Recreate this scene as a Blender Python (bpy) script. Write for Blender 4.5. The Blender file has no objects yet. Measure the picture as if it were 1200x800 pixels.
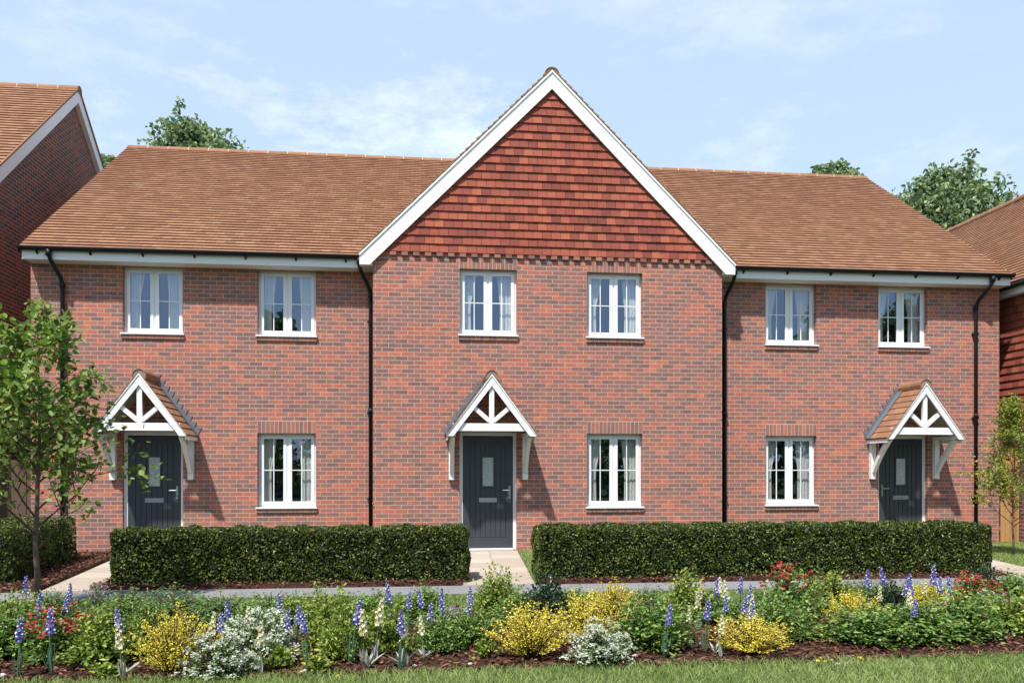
import bpy, math, random
import numpy as np
random.seed(7); RNG = np.random.default_rng(7)
S = bpy.context.scene; COL = S.collection
PI = math.pi
# ---------------------------------------------------------------- survey: the camera, and sight lines to find where things stand
F, YAW, CAMY, CAMZ, HOR = 959.54, .1112, -15.0586, 1.4341, 551.01
CS, SN = math.cos(YAW), math.sin(YAW)
def ray(u, v):
    r = (u - 600) / F
    return SN + r * CS, CS - r * SN, (HOR - v) / F
def at_y(u, v, y):
    d = ray(u, v); t = (y - CAMY) / d[1]
    return d[0] * t, y, CAMZ + d[2] * t
def px_per_m(u, y):
    return F / ((y - CAMY) / ray(u, 0)[1])

# ---------------------------------------------------------------- materials
def new_mat(name):
    m = bpy.data.materials.new(name); m.use_nodes = True
    nt = m.node_tree; nt.nodes.clear()
    out = nt.nodes.new('ShaderNodeOutputMaterial'); p = nt.nodes.new('ShaderNodeBsdfPrincipled')
    nt.links.new(p.outputs[0], out.inputs[0])
    return m, nt, p, out
def N(nt, typ, **kw):
    n = nt.nodes.new(typ)
    for k, v in kw.items():
        if k in n.inputs.keys() if isinstance(k, str) else False: n.inputs[k].default_value = v
        else: setattr(n, k, v)
    return n
def ramp(nt, stops, const=False):
    n = nt.nodes.new('ShaderNodeValToRGB'); cr = n.color_ramp
    if const: cr.interpolation = 'CONSTANT'
    while len(cr.elements) > 1: cr.elements.remove(cr.elements[-1])
    cr.elements[0].position = stops[0][0]; cr.elements[0].color = (*stops[0][1], 1)
    for pos, c in stops[1:]:
        e = cr.elements.new(pos); e.color = (*c, 1)
    return n
def mix(nt, fac, a, b, mode='MIX'):
    n = nt.nodes.new('ShaderNodeMix'); n.data_type = 'RGBA'; n.blend_type = mode
    for sock, val in ((n.inputs[0], fac), (n.inputs[6], a), (n.inputs[7], b)):
        if hasattr(val, 'is_output'): nt.links.new(val, sock)
        elif isinstance(val, tuple): sock.default_value = (*val, 1)
        else: sock.default_value = val
    return n.outputs[2]
def noise(nt, scale, detail=3, vec=None, rough=.5):
    n = nt.nodes.new('ShaderNodeTexNoise'); n.inputs['Scale'].default_value = scale
    n.inputs['Detail'].default_value = detail; n.inputs['Roughness'].default_value = rough
    if vec is None:
        tc = nt.nodes.new('ShaderNodeTexCoord'); vec = tc.outputs['Object']
    nt.links.new(vec, n.inputs['Vector'])
    return n.outputs['Fac']
def bump(nt, p, h, strength=.3, dist=.01):
    b = nt.nodes.new('ShaderNodeBump'); b.inputs['Strength'].default_value = strength; b.inputs['Distance'].default_value = dist
    nt.links.new(h, b.inputs['Height']); nt.links.new(b.outputs[0], p.inputs['Normal'])
def simple(name, col, rough=.6, metal=0, var=.08, nscale=6, spec=.5):
    m, nt, p, o = new_mat(name)
    f = noise(nt, nscale, 4)
    a = tuple(max(0, c * (1 - var)) for c in col); b = tuple(min(1, c * (1 + var)) for c in col)
    nt.links.new(mix(nt, f, a, b), p.inputs['Base Color'])
    p.inputs['Roughness'].default_value = rough; p.inputs['Metallic'].default_value = metal
    p.inputs['Specular IOR Level'].default_value = spec
    return m
def attr(nt):
    a = nt.nodes.new('ShaderNodeAttribute'); a.attribute_name = 'rnd'
    return a.outputs['Fac']
def brick_mat(name, dark=1.0):
    m, nt, p, o = new_mat(name)
    uv = nt.nodes.new('ShaderNodeUVMap'); uv.uv_map = 'UVMap'
    b = nt.nodes.new('ShaderNodeTexBrick'); nt.links.new(uv.outputs[0], b.inputs['Vector'])
    b.offset = .5; b.squash = 1
    for k, v in (('Scale', 1), ('Mortar Size', .0046), ('Mortar Smooth', .15), ('Bias', 0), ('Brick Width', .225), ('Row Height', .075)):
        b.inputs[k].default_value = v
    b.inputs['Color1'].default_value = (0, 0, 0, 1); b.inputs['Color2'].default_value = (1, 1, 1, 1); b.inputs['Mortar'].default_value = (.5, .5, .5, 1)
    D = dark
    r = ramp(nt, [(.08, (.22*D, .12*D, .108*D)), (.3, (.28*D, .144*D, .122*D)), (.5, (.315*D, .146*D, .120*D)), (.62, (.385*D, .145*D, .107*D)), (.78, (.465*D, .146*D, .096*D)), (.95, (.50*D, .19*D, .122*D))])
    nb = noise(nt, 6.5, 3, uv.outputs[0], .55); sep = nt.nodes.new('ShaderNodeMath'); sep.operation = 'MULTIPLY_ADD'; sep.inputs[1].default_value = 1.1; sep.inputs[2].default_value = -.55; nt.links.new(nb, sep.inputs[0])
    ad0 = nt.nodes.new('ShaderNodeMath'); ad0.operation = 'MULTIPLY_ADD'; ad0.inputs[1].default_value = .8; nt.links.new(b.outputs['Color'], ad0.inputs[0]); nt.links.new(sep.outputs[0], ad0.inputs[2])
    ad1 = nt.nodes.new('ShaderNodeMath'); ad1.inputs[1].default_value = .07; nt.links.new(ad0.outputs[0], ad1.inputs[0]); nt.links.new(ad1.outputs[0], r.inputs[0])
    n1 = noise(nt, 38, 5, uv.outputs[0], .7); n2 = noise(nt, .8, 3, uv.outputs[0]); n3 = noise(nt, 9, 4, uv.outputs[0], .6)
    c = mix(nt, .55, r.outputs[0], mix(nt, n1, (.42, .42, .42), (1.5, 1.5, 1.5)), 'MULTIPLY')
    c = mix(nt, .35, c, mix(nt, n3, (.35, .36, .4), (1.55, 1.5, 1.45)), 'MULTIPLY')
    mort = mix(nt, n1, (.42, .33, .265), (.60, .49, .41))
    c = mix(nt, b.outputs['Fac'], c, mort)
    c = mix(nt, .3, c, mix(nt, n2, (.65, .65, .66), (1.25, 1.25, 1.24)), 'MULTIPLY')
    nt.links.new(c, p.inputs['Base Color']); p.inputs['Roughness'].default_value = .9
    p.inputs['Specular IOR Level'].default_value = .25
    inv = nt.nodes.new('ShaderNodeMath'); inv.operation = 'SUBTRACT'; inv.inputs[0].default_value = 1; nt.links.new(b.outputs['Fac'], inv.inputs[1])
    ad = nt.nodes.new('ShaderNodeMath'); ad.operation = 'MULTIPLY_ADD'; nt.links.new(n1, ad.inputs[0]); ad.inputs[1].default_value = .5; nt.links.new(inv.outputs[0], ad.inputs[2])
    bump(nt, p, ad.outputs[0], .55, .006)
    return m
def tile_mat(name, stops, nvar=.5):
    m, nt, p, o = new_mat(name)
    r = ramp(nt, stops); nt.links.new(attr(nt), r.inputs[0])
    n1 = noise(nt, 14, 5, None, .65); n2 = noise(nt, .7, 3)
    c = mix(nt, nvar, r.outputs[0], mix(nt, n1, (.5, .48, .46), (1.5, 1.5, 1.5)), 'MULTIPLY')
    c = mix(nt, .35, c, mix(nt, n2, (.8, .81, .81), (1.18, 1.17, 1.15)), 'MULTIPLY')
    nt.links.new(c, p.inputs['Base Color']); p.inputs['Roughness'].default_value = .85; p.inputs['Specular IOR Level'].default_value = .3
    bump(nt, p, n1, .3, .004)
    return m
def leaf_mat(name, stops, trans=.3, rough=.5, spec=.35):
    m = bpy.data.materials.new(name); m.use_nodes = True; nt = m.node_tree; nt.nodes.clear()
    out = nt.nodes.new('ShaderNodeOutputMaterial'); p = nt.nodes.new('ShaderNodeBsdfPrincipled')
    r = ramp(nt, stops); nt.links.new(attr(nt), r.inputs[0])
    nt.links.new(r.outputs[0], p.inputs['Base Color']); p.inputs['Roughness'].default_value = rough; p.inputs['Specular IOR Level'].default_value = spec
    t = nt.nodes.new('ShaderNodeBsdfTranslucent')
    nt.links.new(mix(nt, 1, r.outputs[0], (1.3, 1.35, .7), 'MULTIPLY'), t.inputs[0])
    ms = nt.nodes.new('ShaderNodeMixShader'); ms.inputs[0].default_value = trans
    nt.links.new(p.outputs[0], ms.inputs[1]); nt.links.new(t.outputs[0], ms.inputs[2]); nt.links.new(ms.outputs[0], out.inputs[0])
    return m
def ground_mat(name, cols, scales, rough=.95, bstr=.4, bdist=.02):
    m, nt, p, o = new_mat(name)
    n1 = noise(nt, scales[0], 6, None, .7); n2 = noise(nt, scales[1], 3)
    r = ramp(nt, [(.3, cols[0]), (.5, cols[1]), (.7, cols[2])]); nt.links.new(n1, r.inputs[0])
    c = mix(nt, .5, r.outputs[0], mix(nt, n2, (.6, .6, .6), (1.4, 1.4, 1.4)), 'MULTIPLY')
    nt.links.new(c, p.inputs['Base Color']); p.inputs['Roughness'].default_value = rough; p.inputs['Specular IOR Level'].default_value = .2
    bump(nt, p, n1, bstr, bdist)
    return m

M = {}
M['brick'] = brick_mat('red multi brick')
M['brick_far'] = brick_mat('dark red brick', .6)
M['tile'] = tile_mat('clay roof tile', [(0, (.238, .120, .071)), (.3, (.262, .133, .077)), (.7, (.292, .15, .087)), (.9, (.325, .173, .10)), (1, (.31, .185, .125))], .28)
M['hung_tile'] = tile_mat('red hung tile', [(0, (.18, .050, .036)), (.3, (.25, .065, .043)), (.7, (.31, .082, .051)), (1, (.37, .108, .062))])
M['ridge'] = tile_mat('clay ridge tile', [(0, (.25, .128, .072)), (1, (.31, .162, .092))])
M['ridge_end'] = simple('ridge end mortar', (.25, .2, .18), .95)
M['mortar'] = simple('pale mortar', (.55, .47, .4), .95)
M['white'] = simple('white paint', (.8, .8, .79), .42, var=.025, nscale=3)
M['upvc'] = simple('white window plastic', (.78, .79, .8), .3, var=.02)
M['black'] = simple('black plastic', (.014, .016, .02), .5, var=.2, spec=.25)
M['lead'] = simple('grey lead', (.13, .145, .17), .55, var=.25, nscale=9)
M['door'] = simple('charcoal door paint', (.042, .049, .060), .38, var=.06, nscale=5)
M['groove'] = simple('charcoal groove', (.012, .013, .016), .6)
M['chrome'] = simple('brushed chrome', (.5, .51, .54), .35, metal=1, var=.05)
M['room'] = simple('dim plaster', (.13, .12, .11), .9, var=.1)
M['under'] = simple('canopy boarding', (.30, .27, .23), .8, var=.1)
M['dark_timber'] = simple('shaded timber', (.09, .06, .045), .85)
M['bark'] = simple('grey brown bark', (.12, .092, .066), .9, var=.4, nscale=30)
M['twig'] = simple('brown twig', (.10, .062, .04), .9, var=.3, nscale=30)
M['hedge_core'] = simple('shaded hedge core', (.018, .018, .010), .95, var=.4, nscale=25)
M['stem'] = simple('green stem', (.08, .15, .05), .7, var=.2, nscale=20)
def glass_mat():
    m = bpy.data.materials.new('window glass'); m.use_nodes = True; nt = m.node_tree; nt.nodes.clear()
    out = nt.nodes.new('ShaderNodeOutputMaterial'); tr = nt.nodes.new('ShaderNodeBsdfTransparent'); gl = nt.nodes.new('ShaderNodeBsdfGlossy')
    tr.inputs[0].default_value = (.82, .85, .86, 1); gl.inputs['Roughness'].default_value = 0; gl.inputs[0].default_value = (.62, .76, 1, 1)
    lw = nt.nodes.new('ShaderNodeLayerWeight'); lw.inputs[0].default_value = .5; pw = nt.nodes.new('ShaderNodeMath'); pw.operation = 'POWER'; pw.inputs[1].default_value = 4; nt.links.new(lw.outputs['Facing'], pw.inputs[0])
    fr = nt.nodes.new('ShaderNodeMath'); fr.operation = 'MULTIPLY_ADD'; fr.inputs[1].default_value = .75; fr.inputs[2].default_value = .20; nt.links.new(pw.outputs[0], fr.inputs[0])
    nz = noise(nt, 1.1, 1); b = nt.nodes.new('ShaderNodeBump'); b.inputs['Strength'].default_value = .03; b.inputs['Distance'].default_value = .05
    nt.links.new(nz, b.inputs['Height']); nt.links.new(b.outputs[0], gl.inputs['Normal'])
    ms = nt.nodes.new('ShaderNodeMixShader'); nt.links.new(fr.outputs[0], ms.inputs[0]); nt.links.new(tr.outputs[0], ms.inputs[1]); nt.links.new(gl.outputs[0], ms.inputs[2])
    nt.links.new(ms.outputs[0], out.inputs[0]); return m
M['glass'] = glass_mat()
def obscure_mat():
    m, nt, p, o = new_mat('obscured glass')
    tc = nt.nodes.new('ShaderNodeTexCoord'); v = nt.nodes.new('ShaderNodeTexVoronoi'); v.inputs['Scale'].default_value = 70; nt.links.new(tc.outputs['Object'], v.inputs['Vector'])
    r = ramp(nt, [(0, (.16, .175, .18)), (.4, (.36, .385, .39)), (.8, (.56, .58, .59))]); nt.links.new(v.outputs['Distance'], r.inputs[0])
    nt.links.new(r.outputs[0], p.inputs['Base Color']); p.inputs['Roughness'].default_value = .2; bump(nt, p, v.outputs['Distance'], .6, .004)
    return m
M['obscure'] = obscure_mat()
def curtain_mat():
    m = bpy.data.materials.new('white curtain cloth'); m.use_nodes = True; nt = m.node_tree; nt.nodes.clear()
    out = nt.nodes.new('ShaderNodeOutputMaterial'); d = nt.nodes.new('ShaderNodeBsdfDiffuse'); t = nt.nodes.new('ShaderNodeBsdfTranslucent')
    n = noise(nt, 60, 2); c = mix(nt, n, (.80, .78, .72), (.88, .86, .80)); nt.links.new(c, d.inputs[0]); nt.links.new(c, t.inputs[0])
    ms = nt.nodes.new('ShaderNodeMixShader'); ms.inputs[0].default_value = .15
    nt.links.new(d.outputs[0], ms.inputs[1]); nt.links.new(t.outputs[0], ms.inputs[2]); nt.links.new(ms.outputs[0], out.inputs[0]); return m
M['curtain'] = curtain_mat()
def slab_mat():
    m, nt, p, o = new_mat('sandstone slabs')
    uv = nt.nodes.new('ShaderNodeUVMap'); uv.uv_map = 'UVMap'
    b = nt.nodes.new('ShaderNodeTexBrick'); nt.links.new(uv.outputs[0], b.inputs['Vector']); b.offset = .0
    for k, v in (('Scale', 1), ('Mortar Size', .006), ('Mortar Smooth', .3), ('Brick Width', .5), ('Row Height', .6)): b.inputs[k].default_value = v
    b.inputs['Color1'].default_value = (.37, .31, .25, 1); b.inputs['Color2'].default_value = (.46, .40, .33, 1); b.inputs['Mortar'].default_value = (.2, .17, .14, 1)
    n1 = noise(nt, 5, 6, None, .7)
    c = mix(nt, .45, b.outputs['Color'], mix(nt, n1, (.6, .58, .56), (1.4, 1.4, 1.4)), 'MULTIPLY')
    nt.links.new(c, p.inputs['Base Color']); p.inputs['Roughness'].default_value = .85
    return m
M['slab'] = slab_mat()
M['asphalt'] = ground_mat('grey asphalt', ((.16, .16, .17), (.21, .21, .22), (.27, .265, .265)), (90, 3), .9, .2, .004)
M['soil'] = ground_mat('bark mulch', ((.018, .008, .006), (.05, .021, .014), (.09, .042, .028)), (28, 2), .95, .8, .03)
M['chip'] = tile_mat('bark chip', [(0, (.03, .011, .008)), (.4, (.08, .031, .02)), (.8, (.145, .062, .04)), (1, (.24, .12, .08))])
M['turf'] = ground_mat('turf', ((.035, .055, .018), (.06, .085, .028), (.10, .115, .045)), (22, 1.2), .95, .6, .03)
M['blade'] = leaf_mat('grass blade', [(0, (.11, .17, .045)), (.5, (.23, .31, .09)), (.85, (.36, .42, .16)), (1, (.5, .48, .25))], .3)
M['hedge'] = leaf_mat('dark hedge leaf', [(0, (.017, .031, .007)), (.4, (.042, .070, .014)), (.8, (.125, .160, .03)), (.985, (.25, .26, .055)), (.99, (.5, .34, .03)), (1, (.55, .25, .03))], .15, .42)
M['sapling'] = leaf_mat('sapling leaf', [(0, (.07, .13, .028)), (.5, (.17, .26, .06)), (1, (.34, .44, .14))], .38, .5)
M['sapling_yellow'] = leaf_mat('yellow green leaf', [(0, (.10, .15, .025)), (.5, (.23, .29, .05)), (.85, (.38, .40, .08)), (1, (.48, .42, .10))], .35)
M['tree'] = leaf_mat('tree leaf', [(0, (.055, .10, .065)), (.5, (.165, .245, .13)), (1, (.40, .48, .26))], .3, .5)
M['shrub'] = leaf_mat('fresh green leaf', [(0, (.06, .13, .03)), (.5, (.16, .28, .065)), (1, (.34, .46, .13))], .3, .5)
M['shrub_lime'] = leaf_mat('lime green leaf', [(0, (.085, .15, .022)), (.5, (.22, .30, .05)), (1, (.42, .49, .12))], .32)
M['shrub_soft'] = leaf_mat('soft green leaf', [(0, (.07, .14, .05)), (.5, (.16, .26, .09)), (1, (.30, .42, .17))], .3)
M['holly'] = leaf_mat('glossy dark leaf', [(0, (.008, .026, .014)), (.6, (.018, .05, .024)), (1, (.05, .095, .045))], .1, .3, .5)
M['silver'] = leaf_mat('silver leaf', [(0, (.27, .27, .25)), (1, (.48, .47, .43))], .15, .5)
M['teal'] = leaf_mat('blue green blade', [(0, (.07, .15, .10)), (1, (.17, .28, .20))], .25)
M['yellow'] = leaf_mat('golden petal', [(0, (.60, .45, .035)), (.5, (.80, .68, .08)), (1, (.90, .83, .2))], .25, .6)
M['whitefl'] = leaf_mat('white petal', [(0, (.36, .41, .34)), (.5, (.56, .59, .53)), (1, (.78, .79, .75))], .25, .6)
M['red'] = leaf_mat('red petal', [(0, (.26, .016, .022)), (.6, (.43, .045, .045)), (1, (.55, .11, .11))], .2, .6)
M['mauve'] = leaf_mat('mauve petal', [(0, (.28, .15, .38)), (1, (.52, .34, .58))], .25, .6)
M['blue'] = leaf_mat('blue petal', [(0, (.07, .06, .32)), (.5, (.14, .13, .5)), (.8, (.26, .26, .66)), (.82, (.75, .76, .86)), (1, (.85, .86, .92))], .25, .6)
M['cream'] = leaf_mat('cream petal', [(0, (.55, .50, .30)), (.5, (.74, .71, .52)), (1, (.84, .82, .68))], .25, .6)
M['fence'] = tile_mat('fence board', [(0, (.30, .15, .06)), (.6, (.40, .21, .085)), (1, (.48, .27, .12))], .4)
M['fence_old'] = tile_mat('old fence board', [(0, (.085, .058, .04)), (1, (.15, .10, .07))], .4)
M['stone'] = simple('pale pebble', (.5, .47, .43), .8, var=.2, nscale=20)

# ---------------------------------------------------------------- object helpers
WLOC = {}
def link(o, parent=None, loc=(0, 0, 0)):
    COL.objects.link(o)
    if parent: o.parent = parent
    base = WLOC.get(parent.name, (0, 0, 0)) if parent else (0, 0, 0)
    WLOC[o.name] = tuple(base[i] + loc[i] for i in range(3)); o.location = loc
    return o
def tag(o, label=None, cat=None, group=None, kind=None):
    if label: o['label'] = label
    if cat: o['category'] = cat
    if group: o['group'] = group
    if kind: o['kind'] = kind
    return o
def empty(name, loc, label, cat, group=None):
    o = bpy.data.objects.new(name, None); o.empty_display_size = .1
    return tag(link(o, None, loc), label, cat, group)

class MB:
    """collects faces in world space; build() makes ONE mesh object"""
    def __init__(s): s.v = []; s.f = []; s.uv = []; s.r = []; s.m = []
    def face(s, pts, uv=None, rnd=None, mi=0):
        n = len(s.v); s.v += [tuple(p) for p in pts]; s.f.append(list(range(n, n + len(pts))))
        if uv is None:
            a, b, c = (np.array(pts[i], float) for i in (0, 1, 2)); nn = np.abs(np.cross(b - a, c - b)); k = int(nn.argmax())
            uv = [(p[0], p[2]) if k == 1 else ((p[1], p[2]) if k == 0 else (p[0], p[1])) for p in pts]
        s.uv += list(uv); s.r.append(random.random() if rnd is None else rnd); s.m.append(mi)
    def hexa(s, p, rnd=None, mi=0):            # 8 corners: bottom loop 0-3 ccw from above, top loop 4-7
        r = random.random() if rnd is None else rnd
        for q in ((3, 2, 1, 0), (4, 5, 6, 7), (0, 1, 5, 4), (1, 2, 6, 5), (2, 3, 7, 6), (3, 0, 4, 7)):
            s.face([p[i] for i in q], None, r, mi)
    def box(s, x0, x1, y0, y1, z0, z1, rnd=None, mi=0):
        s.hexa([(x0, y0, z0), (x1, y0, z0), (x1, y1, z0), (x0, y1, z0), (x0, y0, z1), (x1, y0, z1), (x1, y1, z1), (x0, y1, z1)], rnd, mi)
    def prism(s, poly, y0, y1, mi=0):          # polygon in x-z, anticlockwise seen from the front (-y), extruded in y
        n = len(poly); r = random.random()
        s.face([(x, y0, z) for x, z in poly], None, r, mi); s.face([(x, y1, z) for x, z in reversed(poly)], None, r, mi)
        for i in range(n):
            a, b = poly[i], poly[(i + 1) % n]
            s.face([(a[0], y1, a[1]), (b[0], y1, b[1]), (b[0], y0, b[1]), (a[0], y0, a[1])], None, r, mi)
    def prism_x(s, poly, x0, x1, mi=0):        # polygon in y-z extruded in x
        n = len(poly); r = random.random()
        s.face([(x0, y, z) for y, z in poly], None, r, mi); s.face([(x1, y, z) for y, z in reversed(poly)], None, r, mi)
        for i in range(n):
            a, b = poly[i], poly[(i + 1) % n]
            s.face([(x1, a[0], a[1]), (x1, b[0], b[1]), (x0, b[0], b[1]), (x0, a[0], a[1])], None, r, mi)
    def tube(s, pts, rads, sides=8, cap=True, mi=0):
        pts = [np.array(p, float) for p in pts]; rings = []
        if not hasattr(rads, '__len__'): rads = [rads] * len(pts)
        up = None
        for i, p in enumerate(pts):
            d = pts[min(i + 1, len(pts) - 1)] - pts[max(i - 1, 0)]; d /= (np.linalg.norm(d) + 1e-9)
            if up is None: up = np.array((1., 0, 0)) if abs(d[0]) < .9 else np.array((0, 0, 1.))
            a = np.cross(d, up); a /= (np.linalg.norm(a) + 1e-9); b = np.cross(d, a); up = -np.cross(d, a) if False else up
            rings.append([p + rads[i] * (math.cos(2 * PI * k / sides) * a + math.sin(2 * PI * k / sides) * b) for k in range(sides)])
        base = len(s.v)
        for r in rings: s.v += [tuple(q) for q in r]
        rr = random.random()
        for i in range(len(rings) - 1):
            for k in range(sides):
                k2 = (k + 1) % sides
                s.f.append([base + i * sides + k, base + (i + 1) * sides + k, base + (i + 1) * sides + k2, base + i * sides + k2]); s.uv += [(0, 0)] * 4; s.r.append(rr); s.m.append(mi)
        if cap:
            for i, rev in ((0, False), (len(rings) - 1, True)):
                q = [base + i * sides + k for k in range(sides)]
                s.f.append(q[::-1] if rev else q); s.uv += [(0, 0)] * sides; s.r.append(rr); s.m.append(mi)
    def cloud(s, V, Fc, R, mi=0):              # V (n,3), Fc list of int rows, R per face
        base = len(s.v); s.v += [tuple(x) for x in V.tolist()]; fl = (Fc + base).tolist()
        s.f += fl; s.uv += [(0, 0)] * (len(fl) * Fc.shape[1]); s.r += list(R); s.m += [mi] * len(fl)
    def build(s, name, mats, parent=None, smooth=False, loc=None, kind=None):
        me = bpy.data.meshes.new(name)
        base = WLOC[parent.name] if parent else (0, 0, 0)
        if loc is None: loc = base
        V = np.array(s.v, np.float32) - np.array(loc, np.float32)
        me.from_pydata(V.tolist(), [], s.f); me.update()
        uvl = me.uv_layers.new(name='UVMap'); uvl.data.foreach_set('uv', np.array(s.uv, np.float32).ravel())
        at = me.attributes.new('rnd', 'FLOAT', 'FACE'); at.data.foreach_set('value', np.array(s.r, np.float32))
        for m in (mats if isinstance(mats, (list, tuple)) else [mats]): me.materials.append(m)
        if any(s.m): me.polygons.foreach_set('material_index', np.array(s.m, np.int32))
        if smooth: me.polygons.foreach_set('use_smooth', np.ones(len(s.f), bool))
        o = bpy.data.objects.new(name, me)
        link(o, parent, tuple(loc[i] - base[i] for i in range(3)))
        if kind: o['kind'] = kind
        return o
def bevel(o, w=.004, seg=2):
    b = o.modifiers.new('edge', 'BEVEL'); b.width = w; b.segments = seg; b.limit_method = 'ANGLE'; b.angle_limit = .6
    return o

def unit(a): return a / (np.linalg.norm(a, axis=1, keepdims=True) + 1e-9)
def leaf_geo(P, D, Nn, L, W, fold=.25, curl=.15):
    """leaf blades: 6 points, two quads each. P base, D axis, Nn face normal, L length, W full width"""
    n = len(P); D = unit(D); Sd = unit(np.cross(D, Nn)); Nn = np.cross(Sd, D)
    L = np.asarray(L).reshape(-1, 1) * np.ones((n, 1)); W = np.asarray(W).reshape(-1, 1) * np.ones((n, 1))
    def pt(a, b, h): return P + D * L * a + Sd * W * b + Nn * W * h
    V = np.stack([pt(0, 0, 0), pt(.28, .42, fold), pt(.68, .40, fold - curl), pt(1, 0, -curl * 1.5), pt(.68, -.40, fold - curl), pt(.28, -.42, fold)], 1).reshape(-1, 3)
    b = (np.arange(n) * 6)[:, None]
    Fc = np.concatenate([b + np.array([[0, 1, 2, 3]]), b + np.array([[0, 3, 4, 5]])], 1).reshape(-1, 4)
    return V, Fc
def add_leaves(mb, P, D, Nn, L, W, mi=0, fold=.25, curl=.15, rnd=None, lo=0, hi=1):
    V, Fc = leaf_geo(np.asarray(P, float), np.asarray(D, float), np.asarray(Nn, float), L, W, fold, curl)
    r = RNG.uniform(lo, hi, len(P)) if rnd is None else rnd
    mb.cloud(V, Fc, np.repeat(r, 2).tolist(), mi)
def rvec(n): return unit(RNG.normal(size=(n, 3)))

# ---------------------------------------------------------------- ground and paths (the setting)
def sheet(name, poly, z, mat, uvf=None, kind='structure'):
    mb = MB(); mb.face([(x, y, z) for x, y in poly], uv=[uvf(x, y) for x, y in poly] if uvf else None)
    return mb.build(name, M[mat], kind=kind)
sheet('ground', [(-220, -220), (220, -220), (220, 220), (-220, 220)], -.016, 'turf')
def strip(name, x0, x1, y0, y1, z, mat, kind='structure', nx=120, amp=.05):
    mb = MB(); xs = np.linspace(x0, x1, nx)
    f = [(x, y0 + amp * math.sin(x * 1.7) + RNG.uniform(-.02, .02)) for x in xs]; b = [(x, y1 + amp * math.sin(x * 1.3 + 1)) for x in xs]
    for i in range(nx - 1):
        mb.face([(*f[i], z), (*f[i + 1], z), (*b[i + 1], z), (*b[i], z)])
    return mb.build(name, M[mat], kind=kind)
BED_F, BED_B, PATH_F, PATH_B = -9.13, -6.45, -5.5, -4.8
strip('flower_bed', -9, 12, BED_F, BED_B, -.004, 'soil')
sheet('footpath', [(-30, PATH_F), (30, PATH_F), (30, PATH_B), (-30, PATH_B)], -.006, 'asphalt')
def paving(poly):   # front-left, front-right, back-right, back-left
    mb = MB(); fl, fr, br, bl = [np.array(p) for p in poly]
    n = 12
    for i in range(n):
        a, b = i / n, (i + 1) / n
        q = [fl + (bl - fl) * a, fr + (br - fr) * a, fr + (br - fr) * b, fl + (bl - fl) * b]
        L = abs(bl[1] - fl[1])
        mb.face([(*p, .004) for p in q], uv=[(0, a * L), (1.0, a * L), (1.0, b * L), (0, b * L)])
    for i in range(n):                                  # edge thickness towards the lawn
        a, b = i / n, (i + 1) / n
        for s0, s1 in ((fl, bl), (fr, br)):
            p, q = s0 + (s1 - s0) * a, s0 + (s1 - s0) * b
            mb.face([(*p, -.03), (*q, -.03), (*q, .004), (*p, .004)], uv=[(.2, .2)] * 4)
    mb.face([(*fl, -.03), (*fr, -.03), (*fr, .004), (*fl, .004)], uv=[(.2, .2)] * 4)
    return mb.build('paved_path', M['slab'], kind='structure')
paving([(-4.48, -4.8), (-3.42, -4.8), (-4.12, -.02), (-5.08, -.02)])
paving([(.52, -4.8), (1.44, -4.8), (1.72, -.50), (.70, -.50)])
paving([(7.75, -4.8), (8.70, -4.8), (9.75, -.02), (8.82, -.02)])
def mulch_strip(poly, h=.035):
    mb = MB(); c = np.mean(np.array(poly), 0); n = len(poly)
    top = [(p[0] + (c[0] - p[0]) * .02, p[1] + np.sign(c[1] - p[1]) * .03) for p in poly]
    mb.face([(*p, h) for p in top])
    for i in range(n):
        j = (i + 1) % n
        mb.face([(*poly[i], -.01), (*poly[j], -.01), (*top[j], h), (*top[i], h)])
    return mb.build('mulch_strip', M['soil'], kind='structure')
MULCH = [[(-3.95, -4.79), (.55, -4.79), (.60, -3.6), (-4.05, -3.6)], [(1.52, -4.79), (7.98, -4.79), (8.05, -3.55), (1.6, -3.55)],
         [(-8, -4.79), (-4.52, -4.79), (-5.02, -.75), (-5.25, -.30), (-8, -.30)], [(8.95, -4.79), (12, -4.79), (12, -3.85), (9.05, -3.85)]]
for p in MULCH: mulch_strip(p)
def inpoly(P, poly):
    x, y = P[:, 0], P[:, 1]; r = np.zeros(len(P), bool); n = len(poly)
    for i in range(n):
        (x0, y0), (x1, y1) = poly[i], poly[(i + 1) % n]
        c = ((y0 > y) != (y1 > y)) & (x < (x1 - x0) * (y - y0) / (y1 - y0 + 1e-12) + x0); r ^= c
    return r
def chips(P, z):
    n = len(P); mb = MB()
    D = RNG.normal(size=(n, 3)); D[:, 2] *= .25; Nn = np.tile((0., 0, 1.), (n, 1)) + RNG.normal(size=(n, 3)) * .35
    add_leaves(mb, np.c_[P, z + RNG.uniform(0, .02, n)], D, Nn, RNG.uniform(.03, .075, n), RNG.uniform(.012, .03, n), fold=.12, curl=.1)
    o = mb.build('bark_chips', M['chip']); return tag(o, 'loose reddish brown bark chips covering the beds', None, None, 'stuff')
P = np.c_[RNG.uniform(-5.5, 7.5, 26000), RNG.uniform(BED_F - .06, BED_B, 26000)]
Q = [P]; zs = [np.zeros(len(P))]
for poly in MULCH:
    a = np.array(poly); lo, hi = a.min(0), a.max(0); k = int((hi - lo).prod() * 900)
    R = RNG.uniform(lo, hi, (k, 2)); R = R[inpoly(R, poly)]; Q.append(R); zs.append(np.full(len(R), .036))
chips(np.concatenate(Q), np.concatenate(zs))
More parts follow.
